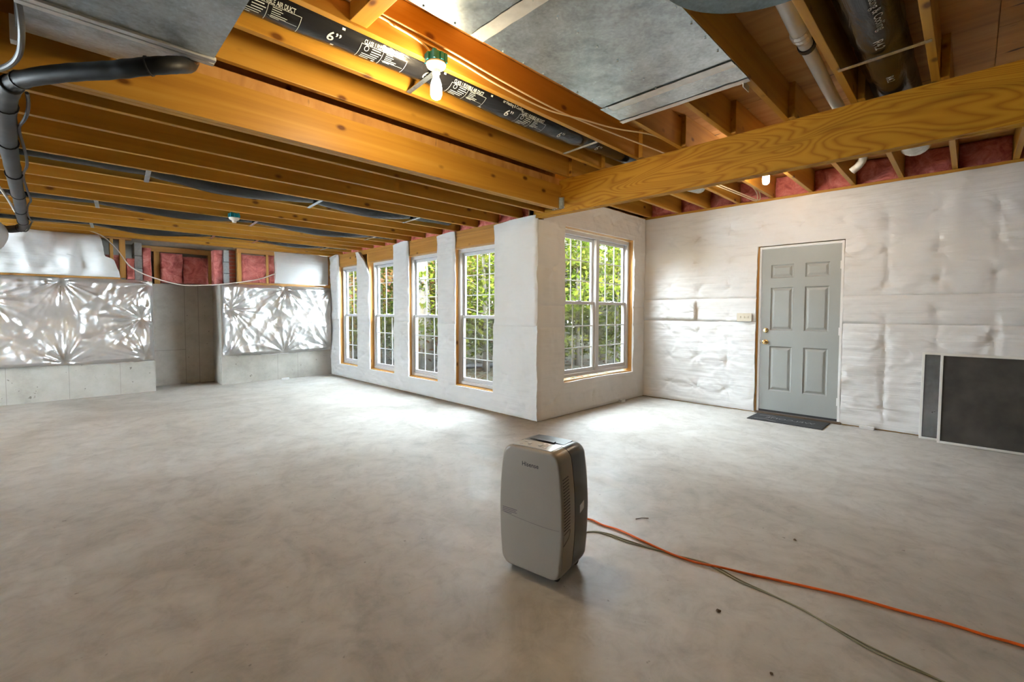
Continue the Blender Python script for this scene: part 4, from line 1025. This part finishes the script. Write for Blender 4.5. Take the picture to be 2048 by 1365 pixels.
# ================================================================== CABLES
def cable(name, pts, r, mat, label, n=10, group=None):
    return MB().tube(spline(pts, n), r, 8).build(name, mat, smooth=True, label=label, cat='cable', group=group)
yj = YR[2]-0.028
cable('ceiling_cable', [(0.4, yj, 2.795), (1.17, yj, 2.787), (1.30, yj, 2.775), (1.7, yj, 2.757), (2.05, yj, 2.728), (2.5, yj-0.005, 2.72), (2.85, 2.12, 2.735), (3.2, 2.06, 2.75), (3.55, 1.93, 2.76), (3.9, 1.90, 2.76)], 0.006, romex_m, 'cream electrical cable stapled along the joist above the bulb, nearer run', group='ceiling cables')
cable('ceiling_cable', [(0.4, yj, 2.812), (1.17, yj, 2.806), (1.6, yj-0.005, 2.79), (2.1, yj-0.012, 2.757), (2.6, yj-0.02, 2.74), (3.0, 2.13, 2.735), (3.4, 2.08, 2.73), (3.8, 2.02, 2.72), (4.1, 2.0, 2.72)], 0.006, romex_m, 'cream electrical cable along the joist above the bulb, upper run', group='ceiling cables')
cable('ceiling_cable', [(1.28, yj-0.002, 2.777), (1.40, yj-0.004, 2.765), (1.47, yj-0.01, 2.745), (1.505, yj-0.02, 2.71)], 0.006, romex_m, 'short cream cable dropping into the lit teal lamp box')
cable('ceiling_cable', [(4.2, 2.15, 2.70), (4.7, 2.10, 2.695), (5.3, 2.04, 2.69), (5.9, 1.99, 2.685), (6.20, 1.96, 2.68), (6.24, 1.93, 2.69), (6.15, 1.91, 2.76), (5.9, 1.90, 2.80)], 0.006, romex_m, 'pale cable looping down over the entry wall top, left loop', group='entry wall cables')
cable('ceiling_cable', [(4.2, 2.12, 2.705), (4.7, 2.07, 2.70), (5.3, 2.01, 2.695), (5.9, 1.96, 2.69), (6.22, 1.93, 2.685), (6.25, 1.90, 2.70), (6.15, 1.885, 2.77), (5.9, 1.87, 2.81)], 0.006, romex_m, 'pale cable looping down over the entry wall top, right loop', group='entry wall cables')
cable('drooping_cable', [(0.30, 8.96, 2.44), (0.455, 8.985, 2.375), (0.55, 8.99, 2.28), (0.635, 8.99, 2.165), (0.77, 8.98, 1.945), (1.0, 8.98, 1.81), (1.32, 8.985, 1.712), (1.56, 8.985, 1.697), (2.0, 8.98, 1.742), (2.5, 8.985, 1.842), (2.82, 9.0, 1.97)], 0.0085, plain('white_cable', (0.70, 0.64, 0.58), 0.5), 'white cable drooping in a long curve across the concrete recess')

# ================================================================== LAMPS
def lamp(x, y, z, bulb, label, group='teal lamp boxes'):
    """keyless lampholder on a plastic box; z = underside of the box"""
    root = empty('lamp_holder', (x, y, z), label, 'lamp', group)
    m = MB(); n = 20; rb = 0.05
    m.lathe([(rb, 0.0), (rb, 0.045), (rb*0.9, 0.05)], (x, y, z), n)
    for k in range(8):
        a = 2*math.pi*k/8; cx, cy = x+rb*1.02*math.cos(a), y+rb*1.02*math.sin(a)
        m.rbox(cx-0.010, cx+0.010, cy-0.010, cy+0.010, z+0.002, z+0.043+0.010*(k % 2), 0.002)
    m.build('junction_box', teal_m, root, label='teal plastic junction box')
    MB().lathe([(0.054, 0.0), (0.056, -0.008), (0.050, -0.020), (0.034, -0.030), (0.024, -0.036), (0.022, -0.055), (0.0185, -0.058)], (x, y, z), 24).build('socket', porc_m, root, smooth='auto')
    if bulb:
        MB().lathe([(0.016, -0.056), (0.016, -0.075), (0.024, -0.095), (0.030, -0.115), (0.032, -0.150), (0.031, -0.172), (0.025, -0.188), (0.012, -0.196), (0.002, -0.197)], (x, y, z), 20).build('bulb', bulb, root, smooth=True, label='glowing warm bulb')
    return root
lamp(1.525, 2.145, 2.657, bulb_m, 'lit warm bulb in a teal box on a joist beside the black printed duct')
lamp(4.98, 1.465, 2.735, bulb2_m, 'far lit bulb shining below the beam near the entry wall')
lamp(1.476, 6.128, 2.372, None, 'unlit teal lamp box under the low ceiling joists')

# ================================================================== SMALL WALL ITEMS
SX = B_-0.052
sp = empty('light_switch', (SX, 2.046, 1.16), 'almond triple light switch plate left of the grey door', 'switch')
MB().rbox(SX-0.008, SX, 1.957, 2.135, 1.162, 1.266, 0.003).build('plate', almond_m, sp)
for y in (2.0, 2.046, 2.092):
    MB().rbox(SX-0.020, SX-0.007, y-0.005, y+0.005, 1.205, 1.228, 0.002).build('toggle', almond_m, sp)
    for z in (1.185, 1.243): MB().lathe([(0.003, 0), (0.003, -0.002)], (SX-0.008, y, z), 8, 'X').build('screw', almond_m, sp)
MB().rbox(SX, B_+0.02, 1.965, 2.127, 1.17, 1.26, 0.003).build('box', dark_m, sp)

# leaning insect screens
def screen(y0, y1, xf, xt, h, mesh, label, fw=0.022, bar=None):
    L = math.hypot(h, xt-xf); root = empty('window_screen', (xf, (y0+y1)/2, 0.004), label, 'screen', 'leaning window screens')
    root.rotation_euler = (0, math.atan2(xt-xf, h), 0)
    W2 = (y1-y0)/2; t = 0.009
    for nm, b in (('frame_side', (-t, 0, -W2, -W2+fw, 0, L)), ('frame_side', (-t, 0, W2-fw, W2, 0, L)), ('frame_rail', (-t, 0, -W2+fw, W2-fw, 0, fw)), ('frame_rail', (-t, 0, -W2+fw, W2-fw, L-fw, L))):
        MB().rbox(*b, 0.002).build(nm, alu_m, root, local=True)
    MB().box(-t*0.6, -t*0.6+0.0012, -W2+fw*0.8, W2-fw*0.8, fw*0.8, L-fw*0.8).build('mesh', mesh, root, local=True)
    sp_ = MB()
    for b in ((-t*1.05, -t*0.9, -W2+fw, -W2+fw+0.004, fw, L-fw), (-t*1.05, -t*0.9, W2-fw-0.004, W2-fw, fw, L-fw), (-t*1.05, -t*0.9, -W2+fw, W2-fw, fw, fw+0.004), (-t*1.05, -t*0.9, -W2+fw, W2-fw, L-fw-0.004, L-fw)): sp_.box(*b)
    sp_.build('spline', black_m, root, local=True)
    if bar is not None: MB().rbox(-t*0.5, 0.004, bar-0.01, bar+0.01, 0, L, 0.002).build('brace', plain('dark_brace', (0.10, 0.095, 0.085), 0.5), root, local=True)
    return root
screen(-0.62, 0.336, 6.155, 6.250, 0.868, mesh_g, 'grey mesh window screen at the back of the leaning pair')
screen(-0.78, 0.198, 6.068, 6.215, 0.866, mesh_d, 'dark mesh window screen in front, leaning on the entry wall')

# doormat
dm = empty('doormat', (6.05, 1.475, 0), 'charcoal rubber doormat with welcome lettering in front of the grey door', 'doormat')
MB().rbox(5.828, 6.235, 1.098, 1.862, 0.0005, 0.009, 0.003).build('mat', mat_m, dm)
m = MB(); v, f = text2d('WELCOME', 0.105, 0.0)
m.add([(6.035-y, 1.46-x, 0.0094) for x, y in [(-a, -b) for a, b in v]], f)
m.v = [(x, y, z) for x, y, z in m.v]
m.build('lettering', matp_m, dm, label='faint grey WELCOME lettering')
m = MB(); m.tube(spline([(5.90, 1.80, 0.0092), (5.93, 1.70, 0.0092), (5.885, 1.62, 0.0092), (5.87, 1.56, 0.0092)], 6), 0.003, 5); m.build('leaf_ornament', matp_m, dm); m = MB()
m.tube(spline([(6.10, 1.80, 0.0092), (6.14, 1.70, 0.0092), (6.10, 1.62, 0.0092)], 6), 0.003, 5); m.build('leaf_ornament', matp_m, dm)

# cards by the wall base
def card(x, y, rz, w_, d_, h_, label):
    r_ = empty('glue_trap', (x, y, 0), label, 'trap', 'small white traps on the floor'); r_.rotation_euler = (0, 0, rz)
    m = MB(); m.box(-w_/2, w_/2, -d_/2, -d_/2+0.002, 0, h_); m.box(-w_/2, w_/2, d_/2-0.002, d_/2, 0, h_); m.box(-w_/2, w_/2, -d_/2, d_/2, h_-0.002, h_); m.box(-w_/2, w_/2, -d_/2, d_/2, 0, 0.002)
    m.build('card_sleeve', paper_m, r_, local=True)
card(2.95, 8.985, 0.0, 0.12, 0.06, 0.035, 'small white card trap on the floor under the right foil blanket')
card(6.235, 0.765, R(90), 0.13, 0.05, 0.03, 'small white card trap at the wall base right of the grey door')
card(5.615, 3.445, 0.0, 0.10, 0.05, 0.04, 'small white card trap at the foot of the bay wall')

# ================================================================== DEHUMIDIFIER (front looks to -x in local space)
dh = empty('dehumidifier', (1.696, 1.475, 0), 'greige dehumidifier with dark grey back standing on the concrete floor', 'dehumidifier'); dh.rotation_euler = (0, 0, R(9))
shell_m = plain('greige_plastic', (0.37, 0.33, 0.28), 0.30); grey_p = plain('dark_grey_plastic', (0.055, 0.056, 0.06), 0.28); pan_p = plain('pale_control_panel', (0.62, 0.62, 0.60), 0.22)
blackp = plain('black_plastic', (0.02, 0.022, 0.025), 0.35)
def outline(inset, zlo=0.022, zhi=0.628, n=10):
    """front elevation: bowed sides, rounded corners -> (y, z) loop"""
    pts = []; rc = 0.055-inset*0.5
    def hw(z): return 0.184-0.026*((z-0.30)/0.31)**2*(1.0 if z > 0.30 else 0.95)-inset
    z0, z1 = zlo+inset, zhi-inset
    def crown(y): return -0.010*(y/0.18)**2
    for (cz, sg, a0) in ((z1-rc, 1, 0), (z1-rc, -1, 90), (z0+rc, -1, 180), (z0+rc, 1, 270)):
        for k in range(n+1):
            a = R(a0+90*k/n); cyy = sg*(hw(cz)-rc)
            y_, z_ = cyy+rc*math.cos(a), cz+rc*math.sin(a)
            if a0 in (0, 90): z_ += crown(y_)
            pts.append((y_, z_))
        zs = {0: None, 90: (z1-rc, z0+rc, -1), 180: None, 270: (z0+rc, z1-rc, 1)}[a0]
        if zs:
            for k in range(1, 12):
                z = zs[0]+(zs[1]-zs[0])*k/12; pts.append((zs[2]*hw(z), z))
    return pts
def loft(layers, cap0=True, cap1=True):
    m = MB(); n = None
    for x, ins in layers:
        o_ = outline(ins); n = len(o_); m.v += [(x, y, z) for y, z in o_]
    for i in range(len(layers)-1):
        for k in range(n): m.f.append((i*n+k, i*n+(k+1) % n, (i+1)*n+(k+1) % n, (i+1)*n+k))
    if cap0: m.f.append(tuple(range(n)))
    if cap1: m.f.append(tuple((len(layers)-1)*n+k for k in range(n)))
    return m
fs = loft([(-0.1355, 0.016), (-0.1345, 0.0095), (-0.131, 0.0045), (-0.123, 0.001), (-0.11, 0.0), (-0.06, 0.0), (-0.022, 0.0015)]).build('front_shell', shell_m, dh, smooth='auto', local=True)
loft([(-0.022, 0.0065), (-0.018, 0.0065)]).build('shell_gap', blackp, dh, local=True)
bs = loft([(-0.018, 0.001), (0.05, 0.0015), (0.105, 0.004), (0.125, 0.008), (0.133, 0.016), (0.135, 0.026)]).build('back_shell', grey_p, dh, smooth='auto', local=True)
# control panel on top
def top_strip(nm, mat, xa, xb, ya, yb, z, t=0.004):
    m = MB(); n = 12
    for zz in (0, t):
        for i in range(n+1):
            y = ya+(yb-ya)*i/n; c_ = -0.010*(y/0.18)**2
            m.v += [(xa, y, z+c_+zz), (xb, y, z+c_+zz)]
    k = 2*(n+1)
    for i in range(n):
        m.f += [(2*i, 2*i+1, 2*i+3, 2*i+2), (k+2*i, k+2*i+2, k+2*i+3, k+2*i+1), (2*i, 2*i+2, k+2*i+2, k+2*i), (2*i+1, k+2*i+1, k+2*i+3, 2*i+3)]
    m.f += [(0, k, k+1, 1), (2*n, 2*n+1, k+2*n+1, k+2*n)]
    return m.build(nm, mat, dh, local=True)
top_strip('control_panel', pan_p, -0.122, -0.026, -0.108, 0.108, 0.6255)
top_strip('rear_vent', blackp, 0.012, 0.100, -0.10, 0.10, 0.6235)
top_strip('carry_handle', grey_p, 0.000, 0.022, -0.05, 0.05, 0.6265)
btn = plain('button_grey', (0.42, 0.42, 0.42), 0.4); led = plain('white_button', (0.85, 0.85, 0.87), 0.3)
for x, y, r_, mt in ((-0.05, -0.02, 0.013, btn), (-0.02, -0.03, 0.008, led), (-0.05, -0.055, 0.008, led), (-0.075, -0.03, 0.007, btn), (-0.075, -0.06, 0.008, led), (-0.02, -0.055, 0.006, led), (-0.05, 0.04, 0.012, btn), (-0.03, 0.075, 0.008, btn), (-0.075, 0.03, 0.007, btn), (-0.08, 0.075, 0.007, btn)):
    MB().lathe([(r_, 0), (r_, 0.0015), (r_*0.8, 0.002)], (x*0.85-0.03, y, 0.6293-0.010*(y/0.18)**2), 14).build('button', mt, dh, local=True)
# louvres on the right side
def hwz(z): return 0.184-0.026*((z-0.30)/0.31)**2
for k in range(17):
    z = 0.505-0.0145*k; yy = -hwz(z)
    MB().add([(-0.122, yy-0.0012, z), (-0.070, yy-0.0012, z+0.006), (-0.070, yy-0.0012, z+0.0025), (-0.122, yy-0.0012, z-0.0035), (-0.122, yy+0.004, z), (-0.070, yy+0.004, z+0.006), (-0.070, yy+0.004, z+0.0025), (-0.122, yy+0.004, z-0.0035)],
             [(0,1,2,3),(4,5,6,7),(0,1,5,4),(1,2,6,5),(2,3,7,6),(3,0,4,7)]).build('louvre_slot', blackp, dh, local=True)
MB().tube(spline([(-0.125, -hwz(0.205)-0.0005, 0.200), (-0.085, -hwz(0.22)-0.0005, 0.222), (-0.074, -hwz(0.235)-0.0005, 0.238), (-0.072, -hwz(0.262)-0.0005, 0.262), (-0.125, -hwz(0.255)-0.0005, 0.252)], 6), 0.0018, 6).build('tank_grip', plain('grip_line', (0.20, 0.18, 0.16), 0.5), dh, local=True)
sm_ = plain('seam_line', (0.25, 0.225, 0.20), 0.5)
MB().tube(spline([(-0.1358, -0.166, 0.270), (-0.1360, -0.10, 0.266), (-0.1360, 0.0, 0.268), (-0.1360, 0.10, 0.275), (-0.1358, 0.166, 0.283)], 8), 0.0011, 5).build('tank_seam', sm_, dh, local=True)
MB().tube([(-0.128, -hwz(0.24)-0.0003, 0.245), (-0.128, -hwz(0.15)-0.0003, 0.15), (-0.128, -hwz(0.085)-0.0003, 0.085)], 0.0010, 5).build('tank_seam', sm_, dh, local=True)
m = MB(); v, f = text2d('Hisense', 0.030, 0.012); m.add([(-0.1362, -x-0.003, 0.545+y) for x, y in v], f); m.build('brand_lettering', blackp, dh, local=True, label='small black lettering')
m = MB()
for k, L_ in enumerate((0.088, 0.080, 0.086, 0.055)):
    m.add([(-0.1362, 0.160, 0.305-0.008*k), (-0.1362, 0.160-L_, 0.305-0.008*k), (-0.1362, 0.160-L_, 0.3085-0.008*k), (-0.1362, 0.160, 0.3085-0.008*k)], [(0, 1, 2, 3)])
m.build('fine_print', plain('purple_grey_print', (0.16, 0.13, 0.15), 0.6), dh, local=True)
ys_ = -hwz(0.33)+0.002
MB().add([(0.028, ys_-0.0026, 0.302), (0.072, ys_-0.0005, 0.314), (0.072, ys_-0.0005, 0.352), (0.028, ys_-0.0026, 0.340), (0.028, ys_+0.004, 0.302), (0.072, ys_+0.006, 0.314), (0.072, ys_+0.006, 0.352), (0.028, ys_+0.004, 0.340)],
         [(0,1,2,3),(4,5,6,7),(0,1,5,4),(1,2,6,5),(2,3,7,6),(3,0,4,7)]).build('rating_sticker', paper_m, dh, local=True, label='white rating sticker')
for x in (-0.085, 0.095):
    for y in (-0.125, 0.125):
        m = MB(); m.lathe([(0.020, -0.009), (0.022, -0.006), (0.022, 0.006), (0.020, 0.009)], (x, y, 0.0225), 16, 'Y'); m.rbox(x-0.012, x+0.012, y-0.013, y+0.013, 0.028, 0.050, 0.003)
        m.build('caster', black_m, dh, local=True)

# ================================================================== CORDS ON THE FLOOR
OC = [(1.845, 1.62), (2.05, 1.66), (2.20, 1.65), (2.262, 1.599), (2.255, 1.505), (2.27, 1.395), (2.253, 1.226), (2.238, 1.074), (2.247, 0.945), (2.277, 0.846), (2.332, 0.713), (2.376, 0.596), (2.429, 0.447), (2.473, 0.306), (2.498, 0.173), (2.534, 0.021), (2.546, -0.091), (2.565, -0.181), (2.60, -0.5), (2.58, -1.0)]
MB().tube(spline([(x, y, 0.0068+(0.006*math.exp(-((y-0.86)/0.06)**2))) for x, y in OC], 6), 0.0058, 8).build('extension_cord', orange_m, smooth=True, label='bright orange extension cord running across the floor to the right', cat='cord')
GC = [(1.82, 1.52), (2.0, 1.56), (2.141, 1.513), (2.193, 1.429), (2.204, 1.306), (2.224, 1.181), (2.247, 1.051), (2.283, 0.935), (2.286, 0.849), (2.254, 0.733), (2.237, 0.599), (2.217, 0.477), (2.185, 0.364), (2.153, 0.247), (2.137, 0.143), (2.121, 0.024), (2.09, -0.2), (2.0, -0.6)]
gc = empty('twin_cord', (2.2, 0.8, 0), 'thin olive green twin cord crossing under the orange cord', 'cord')
MB().tube(spline([(x, y, 0.0034) for x, y in GC], 6), 0.0030, 6).build('strand', olive_m, gc, smooth=True)
MB().tube(spline([(x-0.009+0.012*math.sin(i*1.3), y-0.004, 0.0034) for i, (x, y) in enumerate(GC)], 6), 0.0028, 6).build('strand', olive_m, gc, smooth=True)
brown_m = plain('dead_leaf', (0.10, 0.065, 0.035), 0.8)
def crumb(x, y, s, label, twig=False, seed=1):
    if twig: return MB().tube([(x-0.035, y+0.02, 0.003), (x, y, 0.004), (x+0.03, y-0.03, 0.003)], 0.0022, 6).build('twig', brown_m, label=label, cat='twig')
    m = MB(); rr = random.Random(seed); n = 9
    m.v = [(x+s*(0.6+0.5*rr.random())*math.cos(a), y+s*(0.5+0.5*rr.random())*math.sin(a), 0.0015+0.006*rr.random()) for a in np.linspace(0, 2*math.pi, n+1)[:-1]]+[(x, y, 0.008), (x, y, 0.001)]
    m.f = [(i, (i+1) % n, n) for i in range(n)]+[((i+1) % n, i, n+1) for i in range(n)]
    return m.build('dry_leaf', brown_m, label=label, cat='leaf')
crumb(2.509, 1.391, 0.01, 'thin brown twig on the floor behind the olive cord', True)
crumb(1.952, 0.717, 0.014, 'curled dead leaf crumb on the floor below the cord crossing', seed=2)
crumb(2.876, 0.652, 0.010, 'tiny brown crumb on the floor right of the orange cord', seed=5)
crumb(1.74, 0.455, 0.008, 'tiny dark crumb on the floor near the bottom of the picture', seed=8)

# ================================================================== OUTDOORS
def ground_mat():
    m, nt, b = M('leafy_lawn'); L = nt.links.new
    v = coords(nt, (1, 1, 1), False)
    n = nd(nt, 'ShaderNodeTexNoise', i_Scale=1.1, i_Detail=8.0, i_Roughness=0.7); L(v, n.inputs['Vector'])
    r = ramp(nt, [(0.3, (0.008, 0.011, 0.0026)), (0.45, (0.017, 0.018, 0.004)), (0.58, (0.028, 0.019, 0.008)), (0.75, (0.040, 0.028, 0.013))], n.outputs['Fac'])
    L(r.outputs[0], b.inputs['Base Color']); b.inputs['Roughness'].default_value = 0.95
    bp = nd(nt, 'ShaderNodeBump', i_Strength=0.6, i_Distance=0.05); L(n.outputs['Fac'], bp.inputs['Height']); L(bp.outputs[0], b.inputs['Normal'])
    return m
m = MB(); gx, gy_ = np.linspace(A+0.15, 40, 30), np.linspace(Cc+0.15, 44, 34)
MB().box(A+0.15, 45, Cc+0.15, 50, -0.30, -0.06).build('garden_ground', ground_mat(), kind='structure')
LEAF = 0.135
def leaf_mat(name, c1, c2, c3):
    m, nt, b = M(name); L = nt.links.new
    out = nt.nodes['Material Output']; nt.nodes.remove(b)
    g = nd(nt, 'ShaderNodeNewGeometry')
    n = nd(nt, 'ShaderNodeTexNoise', i_Scale=0.9, i_Detail=2.0); tc = nd(nt, 'ShaderNodeTexCoord'); L(tc.outputs['Object'], n.inputs['Vector'])
    ad = nd(nt, 'ShaderNodeMath', operation='ADD'); mu = nd(nt, 'ShaderNodeMath', operation='MULTIPLY'); mu.inputs[1].default_value = 0.45
    L(g.outputs['Random Per Island'], mu.inputs[0]); L(mu.outputs[0], ad.inputs[0]); L(n.outputs['Fac'], ad.inputs[1])
    c1, c2, c3 = [[q*LEAF for q in c] for c in (c1, c2, c3)]
    r = ramp(nt, [(0.35, c1), (0.62, c2), (0.95, c3)], ad.outputs[0])
    d_ = nd(nt, 'ShaderNodeBsdfDiffuse'); t_ = nd(nt, 'ShaderNodeBsdfTranslucent'); mx = nd(nt, 'ShaderNodeMixShader'); mx.inputs[0].default_value = 0.45
    L(r.outputs[0], d_.inputs[0]); L(r.outputs[0], t_.inputs[0]); L(d_.outputs[0], mx.inputs[1]); L(t_.outputs[0], mx.inputs[2]); L(mx.outputs[0], out.inputs[0])
    return m
lf_green = leaf_mat('green_leaves', (0.05, 0.12, 0.012), (0.14, 0.26, 0.025), (0.32, 0.40, 0.05))
lf_yel = leaf_mat('yellow_green_leaves', (0.10, 0.20, 0.015), (0.30, 0.40, 0.04), (0.55, 0.55, 0.09))
lf_pink = leaf_mat('autumn_leaves', (0.20, 0.20, 0.03), (0.45, 0.25, 0.08), (0.60, 0.22, 0.14))
lf_dark = leaf_mat('dark_leaves', (0.02, 0.05, 0.008), (0.06, 0.12, 0.015), (0.14, 0.19, 0.03))
bark_m = plain('grey_brown_bark', (0.05, 0.042, 0.034), 0.95, var=0.4, scale=14, bump=0.8)
barkp_m = plain('pale_bark', (0.10, 0.087, 0.07), 0.95, var=0.3, scale=14, bump=0.8)
def leaves(name, pts, size, mat, parent, rng, up=0.75):
    n = len(pts); P = np.array(pts)
    nrm = rng.normal(size=(n, 3))*0.55; nrm[:, 2] += up; nrm /= np.linalg.norm(nrm, axis=1)[:, None]
    d_ = rng.normal(size=(n, 3)); d_[:, 2] -= 0.5; d_ -= nrm*(d_*nrm).sum(1)[:, None]; d_ /= np.linalg.norm(d_, axis=1)[:, None]
    s = np.cross(nrm, d_); L = size*rng.uniform(0.65, 1.25, n)[:, None]
    V = np.stack([P-d_*L*0.5, P+s*L*0.27+nrm*L*0.07, P+d_*L*0.55, P-s*L*0.27+nrm*L*0.07], 1).reshape(-1, 3)
    off = np.array(wloc(parent)); V = V-off
    me = bpy.data.meshes.new(name); me.vertices.add(4*n); me.vertices.foreach_set('co', V.ravel())
    idx = np.arange(4*n).reshape(n, 4); tri = np.stack([idx[:, [0, 1, 2]], idx[:, [0, 2, 3]]], 1).reshape(-1, 3)
    me.loops.add(len(tri)*3); me.loops.foreach_set('vertex_index', tri.ravel())
    me.polygons.add(len(tri)); me.polygons.foreach_set('loop_start', np.arange(len(tri))*3); me.polygons.foreach_set('loop_total', np.full(len(tri), 3))
    me.update(); me.validate(); me.materials.append(mat)
    o = bpy.data.objects.new(name, me); return put(o, parent, kind='stuff')
def tree(x, y, h_, tr_, crown, nb, nl, size, mat, bark, label, seed, z0=0.3, name='tree'):
    rng = np.random.default_rng(seed)
    root = empty(name, (x, y, -0.06), label, 'tree', 'trees outside the windows')
    lean = rng.normal(size=2)*0.03*h_
    tp = [(x+lean[0]*t*t, y+lean[1]*t*t, -0.1+h_*t) for t in np.linspace(0, 1, 8)]
    MB().tube(tp, [tr_*(1.25-0.9*t) if t > 0 else tr_*1.5 for t in np.linspace(0, 1, 8)], 12).build('trunk', bark, root, smooth=True)
    br = MB(); pts = []
    for k in range(nb):
        t = rng.uniform(z0/h_, 0.98); a = rng.uniform(0, 2*math.pi); L = crown*(0.45+0.75*rng.random())*(1.1-0.55*t)
        b0 = np.array([x+lean[0]*t*t, y+lean[1]*t*t, h_*t-0.1]); e = b0+np.array([math.cos(a)*L, math.sin(a)*L, L*rng.uniform(-0.12, 0.35)])
        mid = (b0+e)/2+np.array([0, 0, 0.10*L]); br.tube([tuple(b0), tuple(mid), tuple(e)], [0.028*tr_/0.1, 0.016*tr_/0.1, 0.006], 5)
        m_ = nl//nb; u = rng.random(m_)**0.6
        c_ = (1-u)[:, None]**2*b0+2*((1-u)*u)[:, None]*mid+(u**2)[:, None]*e
        sp_ = 0.24*crown*(0.35+0.5*u)
        pts.append(c_+rng.normal(size=(m_, 3))*np.stack([sp_, sp_, sp_*0.35], 1))
    br.build('branches', bark, root)
    P = np.concatenate(pts); P = P[P[:, 2] > 0.02]
    leaves('foliage', P, size, mat, root, rng)
def polar(ang, r): return r*math.cos(R(ang)), r*math.sin(R(ang))
T = [  # angle seen from the camera, distance, height, trunk, crown, branches, leaves, leaf, mat, bark, label
 (48.5, 10.2, 4.6, 0.06, 2.0, 46, 5200, 0.115, lf_yel, bark_m, 'yellow green young tree filling the nearest tall window'),
 (53.5, 11.8, 5.0, 0.05, 1.9, 44, 4600, 0.115, lf_pink, bark_m, 'pink and orange tinged young tree between the two nearer tall windows'),
 (56.2, 11.0, 6.5, 0.17, 0.9, 10, 500, 0.115, lf_green, barkp_m, 'tall pale straight trunk standing in the second nearest tall window'),
 (58.5, 13.0, 5.2, 0.06, 2.2, 46, 5200, 0.12, lf_green, bark_m, 'green leafy tree behind the second nearest tall window'),
 (62.0, 12.4, 4.8, 0.05, 1.8, 44, 4600, 0.12, lf_yel, bark_m, 'light green young tree seen through the second farthest tall window'),
 (66.0, 13.0, 5.0, 0.06, 2.0, 44, 4600, 0.12, lf_pink, bark_m, 'autumn coloured tree seen through the farthest tall window'),
 (71.0, 14.0, 5.0, 0.06, 2.2, 40, 4200, 0.12, lf_green, bark_m, 'green tree left of the farthest tall window'),
 (43.5, 12.5, 5.2, 0.06, 2.2, 46, 5200, 0.12, lf_green, bark_m, 'green tree outside behind the wide blanket at the outer corner'),
 (39.2, 12.2, 6.0, 0.15, 0.9, 10, 500, 0.12, lf_yel, barkp_m, 'straight trunk at the left edge of the paired window'),
 (37.0, 11.5, 5.0, 0.05, 2.0, 46, 5400, 0.12, lf_yel, bark_m, 'bright yellow green tree in the left half of the paired window'),
 (34.0, 13.5, 6.5, 0.19, 0.9, 10, 500, 0.12, lf_yel, barkp_m, 'thick grey trunk in the right half of the paired window'),
 (32.3, 12.0, 5.0, 0.05, 2.0, 46, 5400, 0.12, lf_yel, bark_m, 'bright green tree in the right half of the paired window'),
 (27.0, 13.0, 5.0, 0.06, 2.2, 40, 4400, 0.12, lf_green, bark_m, 'green tree right of the paired window'),
]
for i, (an, r_, h_, t_, c_, nb, nl, sz, mt, bk_, lb) in enumerate(T):
    x, y = polar(an, r_); h_ = h_*0.72; tree(x, y, h_, t_, c_, nb, nl, sz, mt, bk_, lb, 100+i)
HL = ['dark shrub low behind the paired window, right end', 'dark shrub low behind the paired window, middle', 'dark shrub low behind the paired window, left end', 'dark shrub behind the outer corner', 'dark shrub low behind the nearest tall window', 'dark shrub low between the two nearer tall windows', 'dark shrub low behind the second nearest tall window', 'dark shrub low behind the second farthest tall window', 'dark shrub low behind the farthest tall window', 'dark shrub beyond the far room corner']
for i in range(10):
    x, y = polar(26+5.0*i, 16.5+0.6*(i % 3)); tree(x, y, 3.4, 0.05, 2.4, 40, 3800, 0.17, lf_dark, bark_m, HL[i], 300+i, 0.1, 'shrub')
BL = ['tall background tree far beyond the paired window, right one', 'tall background tree far beyond the paired window, left one', 'tall background tree far beyond the outer corner', 'tall background tree far beyond the nearest tall window', 'tall background tree far beyond the second nearest tall window', 'tall background tree far beyond the second farthest tall window', 'tall background tree far beyond the farthest tall window']
for i in range(7):
    x, y = polar(28+7.3*i, 23+1.5*(i % 2)); tree(x, y, 5.2, 0.16, 3.2, 60, 4200, 0.30, lf_green if i % 2 else lf_dark, bark_m, BL[i], 500+i, 0.8)
# fallen leaves and a drain pipe on the lawn
lr = empty('fallen_leaves', (8, 9, -0.06), 'scattered brown fallen leaves lying on the lawn outside', 'leaves'); rng = np.random.default_rng(9)
n = 2600; aa = np.radians(rng.uniform(33, 66, n)); rr_ = rng.uniform(7.8, 15, n)
leaves('leaf_litter', np.stack([rr_*np.cos(aa), rr_*np.sin(aa), np.full(n, -0.045)+rng.uniform(0, 0.02, n)], 1), 0.11, lf_pink, lr, rng, 3.0)
MB().tube(spline([(5.9, 8.4, 0.0), (6.6, 8.3, 0.0), (7.3, 8.15, 0.0), (8.0, 8.3, 0.0)], 10), [0.055+0.004*(i % 2) for i in range(31)], 12).build('drain_pipe', black_m, label='black corrugated drain pipe lying on the lawn outside the nearest tall window', cat='pipe')
